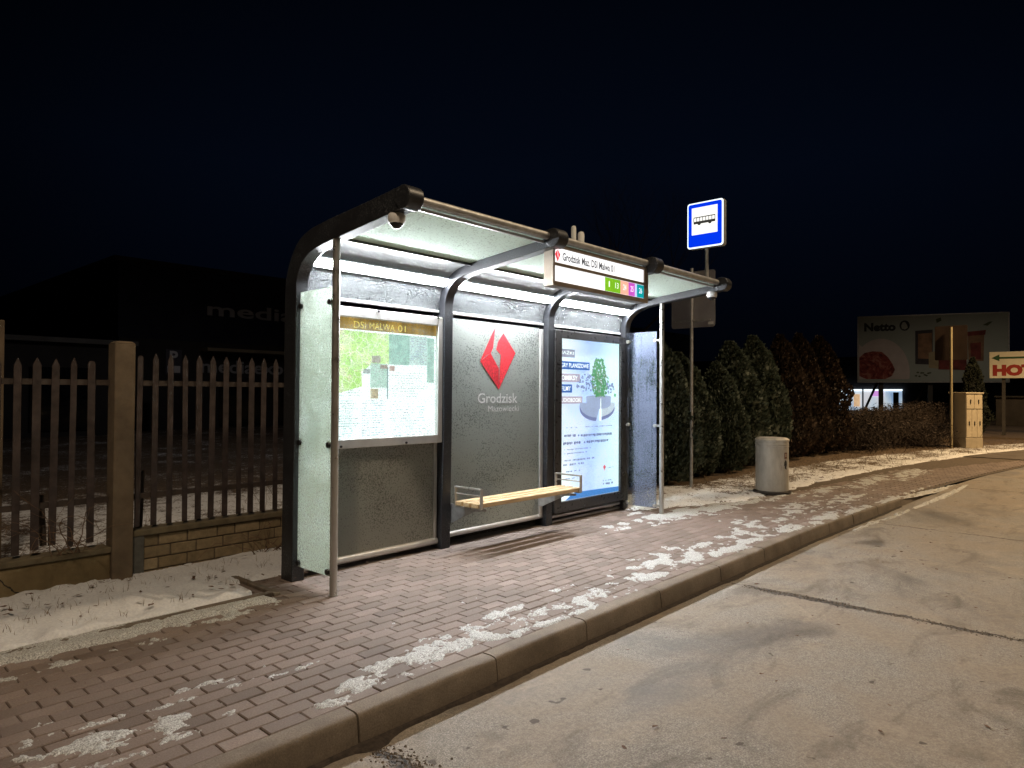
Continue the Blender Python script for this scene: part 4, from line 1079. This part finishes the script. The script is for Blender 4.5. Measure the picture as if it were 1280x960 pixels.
# ------------------------------------------------------------------ thujas
def m_leafy(name, a, b, c3):
    m = mat(name); t = NT(m)
    at = t.n('ShaderNodeAttribute', attribute_name='tone')
    c = t.ramp(at.outputs['Fac'], (0, a), (.6, b), (1, c3)); t.lk(c, t.b.inputs['Base Color']); t.b.inputs['Roughness'].default_value = .7
    t.b.inputs['Specular IOR Level'].default_value = .25; return m
M_th = m_leafy('thuja_green', (.022, .032, .018), (.085, .105, .072), (.23, .25, .19))
M_thlit = m_leafy('thuja_warm_lit', (.020, .014, .009), (.055, .036, .022), (.12, .080, .05))  # warm lamp light put into the leaf colour of the right-hand trees
M_bark = simple('dark_bark', (.06, .042, .03), .9, 0, .4, 20, .5)
def thuja_mesh(seed, h_, rad, n=5200, m=M_th, lean=-.25):
    r_ = random.Random(seed); mb = MB(); tone = []
    lobes = [(r_.uniform(0, 6.28), r_.uniform(.05, .95), r_.uniform(.12, .30)) for _ in range(16)]
    def R(t, a):
        base = (math.sin(math.pi*min(1, (t*.90+.13))**.85))**.75 if t < .98 else .12
        base = max(.06, (1-t**2.8)**.8 * (.66+.34*min(1, t*5)))
        g = 0
        for la, lt, ls in lobes:
            da = math.atan2(math.sin(a-la), math.cos(a-la)); g += ls*math.exp(-(da/.55)**2-((t-lt)/.11)**2)
        return rad*base*(.78+g+.16*mn.noise(Vector((math.cos(a)*2, math.sin(a)*2, t*7+seed))))
    for i in range(n):
        t = r_.random()**.9; a = r_.uniform(0, 6.283); k = r_.choice([1, 1, 1, .9, .8, .55])*r_.uniform(.9, 1.04)
        rr_ = R(t, a)*k; z = .05+t*h_
        x = rr_*math.cos(a)+lean*t*t; y = rr_*math.sin(a)
        out = Vector((math.cos(a), math.sin(a), 0)); up = Vector((0, 0, 1))
        d = (up*r_.uniform(.5, 1)+out*r_.uniform(.1, .9)+Vector((r_.uniform(-.4, .4), r_.uniform(-.4, .4), 0))).normalized()
        sd = d.cross(Vector((r_.uniform(-1, 1), r_.uniform(-1, 1), r_.uniform(-1, 1)))).normalized()
        L_ = r_.uniform(.045, .095); W = L_*r_.uniform(.25, .42); p = Vector((x, y, z))
        vs = [p, p+d*L_*.5+sd*W, p+d*L_, p+d*L_*.45-sd*W]
        mb.add(vs, [(0, 1, 2), (0, 2, 3)]); cl = mn.noise(Vector((x*6, y*6, z*5+seed)))
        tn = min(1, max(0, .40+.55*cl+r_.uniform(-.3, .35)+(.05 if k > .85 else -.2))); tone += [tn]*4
    # dense twiggy interior
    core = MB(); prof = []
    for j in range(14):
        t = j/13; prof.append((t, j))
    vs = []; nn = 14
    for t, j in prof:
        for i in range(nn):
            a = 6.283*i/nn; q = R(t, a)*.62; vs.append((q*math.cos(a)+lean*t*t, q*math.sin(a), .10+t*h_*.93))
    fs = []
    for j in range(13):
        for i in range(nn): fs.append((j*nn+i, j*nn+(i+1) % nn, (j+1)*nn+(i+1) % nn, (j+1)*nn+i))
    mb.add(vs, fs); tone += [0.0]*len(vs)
    return mb, tone
def thuja(seed, h_, rad, m, lean):
    t = thing('thuja_tree', 'x', 'thuja', (0, 0, 0), group='thujas in the hedge row')
    mb, tone = thuja_mesh(seed, h_, rad, 10000, m, lean)
    o = mb.build('crown', m, t, local=True); at_ = o.data.attributes.new('tone', 'FLOAT', 'POINT'); at_.data.foreach_set('value', tone)
    MB().tube((0, 0, -.05), (lean*.1, 0, .5), .05, 8, .035).build('trunk', M_bark, t, local=True, smooth=True)
    return t
ta = thuja(11, 2.1, .60, M_th, -.20); tb = thuja(23, 2.35, .58, M_th, -.42); tcc = thuja(37, 2.5, .56, M_thlit, -.30)
row = [  # proto, x, y, scale xy, scale z, label
 (0, 8.55, 5.75, 1.0, .92, 'thuja nearest the shelter, partly hidden behind the far side pane'),
 (0, 9.62, 5.45, 1.05, 1.02, 'bushy thuja just left of the road sign pole, its crown beside the side pane'),
 (1, 10.85, 5.60, 1.0, .86, 'low dark thuja just right of the road sign pole'),
 (0, 11.75, 5.50, .95, .90, 'lowest green thuja of the row, left of the litter bin'),
 (1, 12.80, 5.65, 1.15, .98, 'leaning green thuja directly behind the left of the litter bin'),
 (1, 14.05, 5.65, 1.10, 1.06, 'tall green thuja directly behind the litter bin'),
 (2, 15.20, 5.60, 1.05, 1.04, 'tall thuja tinted warm as if lamplit, just right of the litter bin'),
 (2, 16.30, 5.60, 1.0, 1.08, 'second thuja from the right end of the row, colour warmed as by lamp light'),
 (2, 17.35, 5.50, 1.15, 1.08, 'thuja with painted-in warm light at the right end of the row, next to the bare shrubs')]
used = set(); protos = [ta, tb, tcc]
for k, x, y, sx, sz, lb in row:
    o = protos[k] if k not in used else copy_tree(protos[k]); used.add(k)
    o.location = (x, y, 0); o.scale = (sx, sx, sz); o.rotation_euler = (0, 0, random.uniform(-.3, .3)); o['label'] = lb
# dark spruce by the hotel sign
sp1 = thing('spruce_tree', 'narrow dark conifer between the utility cabinet and the hotel sign', 'conifer', (27.2, 3.95, 0))
mb, tone = thuja_mesh(51, 2.6, .42, 4000, M_th, 0)
o = mb.build('crown', m_leafy('spruce_dark', (.008, .010, .007), (.018, .022, .014), (.04, .045, .03)), sp1, local=True); at_ = o.data.attributes.new('tone', 'FLOAT', 'POINT'); at_.data.foreach_set('value', tone)
MB().tube((0, 0, -.05), (0, 0, .5), .05, 8, .035).build('trunk', M_bark, sp1, local=True)

# ------------------------------------------------------------------ bare shrubs
M_shrub = simple('dark_bare_twigs', (.030, .020, .014), .9, 0, .5, 8, 0)
def shrub(seed, label, n=900, rx=1.5, ry=.7, hh=1.1):
    t = thing('bare_shrub', label, 'shrub', (0, 0, 0), group='bare shrubs beyond the thujas')
    r_ = random.Random(seed); mb = MB()
    for i in range(n):
        x = r_.gauss(0, rx*.45); y = r_.gauss(0, ry*.45); p = Vector((x, y, r_.uniform(0, hh*.5))); d = Vector((r_.uniform(-.6, .6), r_.uniform(-.6, .6), r_.uniform(.4, 1))).normalized()
        rad = r_.uniform(.004, .009)
        for s in range(4):
            q = p+d*hh*.15; 
            if q.z > hh: break
            mb.tube(p, q, rad, 3, rad*.7, cap=False); p = q; rad *= .7; d = (d+Vector((r_.uniform(-.5, .5), r_.uniform(-.5, .5), r_.uniform(-.2, .2)))).normalized()
    mb.build('branches', M_shrub, t, local=True)
    mb = MB()
    for i in range(2600):
        x = max(-rx, min(rx, r_.gauss(0, rx*.5))); y = r_.gauss(0, ry*.45); z = r_.random()**.8*hh*.98*max(.3, 1-(abs(x)/rx)**3*.5); s = r_.uniform(.02, .05); a = r_.uniform(0, 6.28)
        p = Vector((x, y, z)); u = Vector((math.cos(a), math.sin(a), r_.uniform(-.7, .7)))*s; v = Vector((-math.sin(a), math.cos(a), r_.uniform(-.7, .7)))*s*.5
        mb.add([p-u, p+v, p+u, p-v], [(0, 1, 2, 3)])
    mb.build('dead_leaves', M_shrub, t, local=True)
    return t
s0 = shrub(2, 'bare brown shrub touching the right end of the thuja row')
lbs = ['second bare shrub from the thujas, below the lit shop window', 'bare shrub straight below the dish on the billboard', 'low dense bare shrub left of the tall brown sign pole', 'bare shrub right behind the brown sign pole']
s0.location = (19.3, 5.1, 0); s0.scale = (1, 1, 1.02)
for (x, y, s_), lb in zip(((21.5, 5.3, 1.0), (24.2, 5.4, 1.08), (22.0, 4.4, .62), (27.5, 5.4, 1.12)), lbs):
    c = copy_tree(s0); c.location = (x, y, 0); c.scale = (1, 1, s_); c.rotation_euler = (0, 0, random.uniform(-.5, .5)); c['label'] = lb

# ------------------------------------------------------------------ pole with brown-backed sign, cabinet
pz = thing('road_sign', 'tall slim pole carrying a brown square sign back, left of the utility cabinet', 'road sign', (21.7, 3.645, 0))
MB().tube((21.7, 3.645, -.05), (21.7, 3.645, 3.26), .034, 12).build('pole', simple('tan_pole_paint', (.42, .36, .22), .5, .2, .12, 6, .1), pz, smooth=True)
MB().prism(rrect(3.28, 4.037, 2.37, 3.30, .03), 'x', 21.76, 21.766).build('panel', simple('brown_sign_back', (.040, .024, .018), .6, .1, .15, 5, .05), pz, recalc=True)
M_cab = simple('beige_cabinet', (.56, .49, .36), .6, 0, .08, 6, .08)
cb = thing('utility_cabinet', 'tall beige electrical cabinet with small doors, standing at an angle on the snowy verge', 'utility cabinet', (21.75, 3.32, 0), math.atan2(-.58, .816))
MB().box(0, .55, 0, .53, 0, .28).build('plinth', simple('cabinet_plinth', (.44, .38, .28), .8, 0, .1, 8, .2), cb, local=True, bevel=.01)
MB().box(.01, .54, .01, .52, .28, 1.46).build('body', M_cab, cb, local=True, bevel=.01)
MB().box(-.02, .57, -.02, .55, 1.46, 1.50).build('roof', M_cab, cb, local=True, bevel=.01)
for x0, x1, z0, z1 in ((.02, .185, .30, 1.04), (.195, .355, .30, 1.04), (.365, .53, .30, 1.04), (.02, .27, 1.06, 1.44), (.28, .53, 1.06, 1.44)):
    dr = MB().box(x0, x1, -.002, .009, z0, z1).build('door', M_cab, cb, local=True, bevel=.003)
    zc = (z0+z1)/2; MB().box((x0+x1)/2-.012, (x0+x1)/2+.012, -.016, -.0025, zc-.055, zc+.055).build('handle', M_darkframe, dr, local=True)
MB().box(.03, .52, -.0015, .009, 1.043, 1.057).build('seam', M_darkframe, cb, local=True)

# ------------------------------------------------------------------ billboard, hotel sign, lit shop
bbA = Vector((43.9, 12.05, 0)); bbB = Vector((46.4, 5.11, 0)); dv = (bbB-bbA); W_ = dv.length; ang = math.atan2(dv.y, dv.x)
bb = thing('billboard', 'large pale supermarket billboard lettered Netto with a plate of meat and jars', 'billboard', bbA, ang)
Z0, Z1 = 2.22, 6.0
pn = MB().box(0, W_, 0, .12, Z0, Z1).build('panel', simple('billboard_print', (.33, .37, .34), .8, 0, .05, 1, 0), bb, local=True, bevel=.02)
fr = MB()
for a, b, c, d in ((0, W_, Z1, Z1+.06), (0, W_, Z0-.06, Z0), (-.06, 0, Z0-.06, Z1+.06), (W_, W_+.06, Z0-.06, Z1+.06)): fr.box(a, b, -.03, .15, c, d)
fr.build('frame', M_galv, bb, local=True)
def px(u, v): return ((u-1073)/(1260-1073)*W_, Z1-(v-394)/(477.0-394)*(Z1-Z0))
def pp(poly, m, name, y=-.006): return MB().prism([px(*p) for p in poly], 'y', y, -.001).build(name, m, pn, local=True, recalc=True)
def pc(cx, cy, r_, n=28, ry=None): return [(cx+r_*math.cos(6.283*i/n), cy+(ry or r_)*math.sin(6.283*i/n)) for i in range(n)]
M_ik = simple('billboard_black', (.015, .017, .02), .7, 0, .1, 3, 0)
a_, z_ = px(1080.5, 412.5); b_2, z2_ = px(1122, 401.5)
lettering('Netto', 'lettering', M_ik, pn, a_, b_2, z_, z2_, -.003, bold=.05, local=True)
ring = MB(); 
pp(pc(1133.5, 406, 6.6), M_ik, 'round_logo', -.005); pp([(1131, 402), (1134, 401.5), (1136.5, 405), (1137.5, 409), (1134, 411), (1130, 410), (1129, 406)], simple('logo_pale', (.36, .38, .34), .8, 0, .05, 1, 0), 'logo_mark', -.009)
plate = [(1073.5, 474)] + [(1073.5, 428)] + [(1102+38*math.cos(math.radians(a)), 466+44*math.sin(math.radians(a))) for a in range(-130, 12, 10)] + [(1138, 474)]
pp(plate, simple('plate_print', (.52, .46, .44), .8, 0, .08, 2, 0), 'plate')
M_meat = mat('meat_print'); t = NT(M_meat); g = t.noise(1.6, 5, .65, dist=2.2); t.lk(t.ramp(g, (.38, (.10, .015, .012)), (.5, (.24, .04, .03)), (.62, (.36, .15, .11))), t.b.inputs['Base Color']); t.b.inputs['Roughness'].default_value = .8
pp([(1074, 470), (1074, 446), (1081, 440), (1092, 438), (1104, 439), (1112, 446), (1118, 455), (1121, 462), (1117, 470), (1108, 474), (1084, 474)], M_meat, 'meat', -.009)
M_dk = simple('print_dark', (.045, .04, .045), .8, 0, .2, 3, 0); M_rd = simple('print_red', (.17, .035, .03), .8, 0, .5, 2.5, 0); M_or = simple('print_orange', (.26, .15, .085), .8, 0, .4, 2.5, 0); M_cr = simple('print_cream', (.36, .30, .18), .8, 0, .2, 2.5, 0); M_gn = simple('print_green', (.07, .09, .04), .8, 0, .2, 2.5, 0)
pp([(1147, 413), (1169, 412), (1169, 456), (1147, 455)], M_dk, 'jar'); pp([(1150.5, 417), (1168, 416), (1168, 449), (1150.5, 448)], M_or, 'jar_label', -.009)
pp([(1164, 441), (1177, 438), (1177, 461), (1164, 460)], M_cr, 'cup', -.012)
pp([(1176, 440), (1210, 442), (1211, 463), (1176, 462)], M_rd, 'fruit', -.012)
pp([(1212, 416), (1232, 415), (1231, 452), (1213, 452)], M_or, 'jar'); pp([(1215, 430), (1228, 429), (1228, 450), (1216, 450)], M_rd, 'jar_label', -.009); pp([(1211, 416), (1234, 414), (1233, 420), (1212, 421)], M_rd, 'jar_lid', -.012)
pp([(1173, 399), (1179, 397), (1180, 401), (1174, 404)], M_gn, 'leaf'); pp([(1230, 408), (1238, 404), (1242, 404), (1236, 409)], M_gn, 'leaf')
for i in range(9): rr_ = random.Random(i); u = 1146+i*2.2; v = 468+rr_.uniform(-3, 3); pp([(u, v), (u+2, v-1.5), (u+4, v), (u+2, v+1)], M_gn, 'leaf')
M_pole = simple('billboard_steel', (.06, .055, .05), .7, .2, .2, 5, .1)
for xx in (1.2, 3.7, 6.2):
    mb = MB(); mb.box(xx-.12, xx+.12, .2, .42, 0, Z1-.2); mb.tube((xx, .4, Z0+.4), (xx-.9, 2.2, 0), .07, 6); mb.build('support', M_pole, bb, local=True)

hs = thing('hotel_sign', 'pale board with green arrow and red letters HOTEL at the right picture edge', 'sign', (30, 2.6, 0))
M_hb = simple('hotel_board', (.78, .74, .60), .6, 0, .06, 3, 0); M_hr = simple('hotel_red', (.35, .03, .02), .6, 0, .1, 5, 0); M_hg = simple('hotel_green', (.03, .09, .035), .6, 0, .1, 5, 0)
hp = MB().box(30.0, 30.08, 1.35, 3.86, 2.045, 2.99).build('board', M_hb, hs, bevel=.01)
lettering('HOTEL', 'lettering', M_hr, hp, 3.76, 1.98, 2.125, 2.53, 29.997, face='x', bold=.07, depth=.003)
MB().prism([(3.79, 2.775), (3.56, 2.895), (3.56, 2.805), (1.7, 2.805), (1.7, 2.740), (3.56, 2.740), (3.56, 2.655)], 'x', 29.990, 29.998).build('arrow', M_hg, hp, recalc=True)
for y in (1.6, 3.45): MB().box(30.09, 30.19, y-.05, y+.05, -.05, 2.9).build('support', M_pole, hs)

shop = thing('shop_building', 'long dark low shop with a bright blue-white window, far behind the billboard', 'building', (64, 17, 0))
M_shop = simple('dark_render', (.05, .048, .055), .9, 0, .15, 1, 0)
mb = MB(); mb.box(60.4, 72, 2, 34, 0, 4.2); mb.build('wall', M_shop, shop)
MB().box(59.6, 72.5, 1.5, 34.5, 4.2, 4.5).build('roof', M_darkframe, shop)
M_win = mat('lit_shop_window'); t = NT(M_win); c = t.ramp(t.noise(1.1, 3, .5, sx=(1, 1, .3)), (.35, (.30, .48, .75)), (.5, (.75, .88, 1)), (.68, (.95, .95, 1))); t.lk(c, t.b.inputs['Emission Color']); t.b.inputs['Emission Strength'].default_value = .62
wn_ = MB().box(60.30, 60.39, 13.42, 18.6, .2, 1.90).build('window', M_win, shop)
MB().box(60.22, 60.30, 13.38, 18.6, 1.78, 1.90).build('light_tube', emis('shop_tube', (.8, .93, 1), 1.6), wn_)
MB().box(60.22, 60.30, 14.75, 15.5, 1.35, 1.78).build('lit_poster', emis('shop_pink', (.75, .35, .85), .8), wn_)
MB().box(60.22, 60.30, 16.45, 16.9, .5, 1.5).build('lit_poster', emis('shop_orange', (.95, .62, .35), .8, .4, 4), wn_)
MB().box(60.22, 60.30, 16.95, 17.45, 1.5, 1.75).build('lit_poster', emis('shop_blue', (.1, .35, .8), .8), wn_)
for y0, y1, z1 in ((13.62, 14.0, 1.66), (17.5, 17.62, 1.9), (16.15, 16.25, 1.9)): MB().box(60.15, 60.22, y0, y1, .2, z1).build('frame_bar', M_black, wn_)

gw = thing('garden_wall', 'low beige wall beyond the hotel sign at the right picture edge', 'wall', (40, 3, 0))
MB().box(40, 40.25, 1.2, 4.9, 0, 1.35).build('masonry', simple('beige_garden_wall', (.20, .15, .09), .9, 0, .2, 2, .3), gw, bevel=.02)
MB().box(39.95, 40.30, 1.15, 4.95, 1.35, 1.42).build('coping', M_cap, gw)

# ------------------------------------------------------------------ dark electronics store and annex in the left background
st = thing('store_building', 'dark store building with unlit mediaexpert signs, behind the picket fence', 'building', (20, 26, 0))
F = 1.3
M_store = simple('dark_navy_cladding', (.018, .022, .045), .8, 0, .2, .6, 0); M_store2 = simple('charcoal_render', (.045, .042, .042), .9, 0, .2, .6, 0)
MB().box(8.5, 50, 26, 44, 0, 5.9).build('wall', M_store, st)
M_edge0 = simple('dark_roof_edge', (.03, .03, .035), .8, 0, .2, 1, 0)
MB().box(8.3, 50.2, 25.8, 44.2, 5.9, 6.05).build('roof', M_edge0, st)
MB().box(8.5, 50, 25.86, 25.99, 0, 3.25).build('ground_storey', M_store2, st)
MB().box(11.25, 24, 25.2, 25.85, 2.90, 3.02).build('canopy', simple('tan_canopy', (.30, .25, .17), .7, 0, .1, 2, 0), st)
M_sgn = simple('unlit_sign_letters', (.50, .50, .52), .6, 0, .1, 2, 0)
lettering('mediaexpert', 'lettering', M_sgn, st, 11.55, 19.4, 4.12, 4.80, 25.99, bold=.02, depth=.05)
ls = lettering('mediaexpert', 'lettering', M_sgn, st, 11.28, 15.7, 1.95, 2.60, 25.85, bold=.02, depth=.05)
MB().prism(ell(16.15, 2.28, .28, .28, 24), 'y', 25.78, 25.84).build('round_logo', M_sgn, st, recalc=True)
for a in (12.0, 14.2, 17.5, 20): MB().box(a, a+1.7, 25.80, 25.855, .1, 1.7).build('window', simple('dark_glazing', (.01, .012, .016), .1, 0, .1, 2, 0), st)
ps = thing('parking_sign', 'small white parking sign lettered P on a post before the dark store', 'sign', (9.15, 23, 0))
MB().tube((9.15, 23, 0), (9.15, 23, 2.75), .04, 8).build('post', M_galv, ps)
psb = MB().box(8.90, 9.40, 22.93, 22.96, 1.95, 2.75).build('panel', simple('parking_panel', (.035, .035, .05), .6, 0, .1, 3, 0), ps)
lettering('P', 'lettering', M_sgn, psb, 9.02, 9.28, 2.32, 2.70, 22.925, bold=.03)
MB().box(8.95, 9.35, 22.915, 22.925, 2.0, 2.22).build('subpanel', M_sgn, psb)
M_edge = simple('dim_roof_edge', (.12, .12, .12), .7, 0, .2, 1, 0)
an = thing('annex_building', 'low dark annex with pale roof edge, far left behind the fence', 'building', (4, 24, 0))
MB().box(-14, 8.2, 24, 36, 0, 2.85).build('wall', M_store2, an)
MB().box(-14.2, 8.4, 23.8, 36.2, 2.85, 3.0).build('roof_edge', M_edge, an)
for a in (-3, 0, 3, 5.5): MB().box(a, a+1.6, 23.95, 23.99, .2, 2.1).build('window', simple('dark_glazing_b', (.01, .012, .016), .1, 0, .1, 2, 0), an)

# ------------------------------------------------------------------ bare tree behind, barely catching light
bt = thing('bare_tree', 'faint leafless tree against the night sky behind the bus stop sign', 'tree', (21, 14, 0))
rt = random.Random(4); tk = MB(); br = MB()
def branch(p, d, L_, r_, dep, mb_):
    for s in range(3):
        q = p+d*L_/3; mb_.tube(p, q, r_, 5, r_*.85, cap=False); p = q; r_ *= .85
        d = (d+Vector((rt.uniform(-.18, .18), rt.uniform(-.18, .18), rt.uniform(-.02, .12)))).normalized()
    if dep == 0: return
    for k in range(3 if dep > 1 else 2):
        nd = (d+Vector((rt.uniform(-.8, .8), rt.uniform(-.8, .8), rt.uniform(-.1, .5)))).normalized(); branch(p, nd, L_*.74, r_*.68, dep-1, br)
branch(Vector((21, 14, 0)), Vector((0, 0, 1)), 2.8, .14, 6, tk)
tk.build('trunk', M_bark, bt, smooth=True); br.build('crown', M_bark, bt, smooth=True)
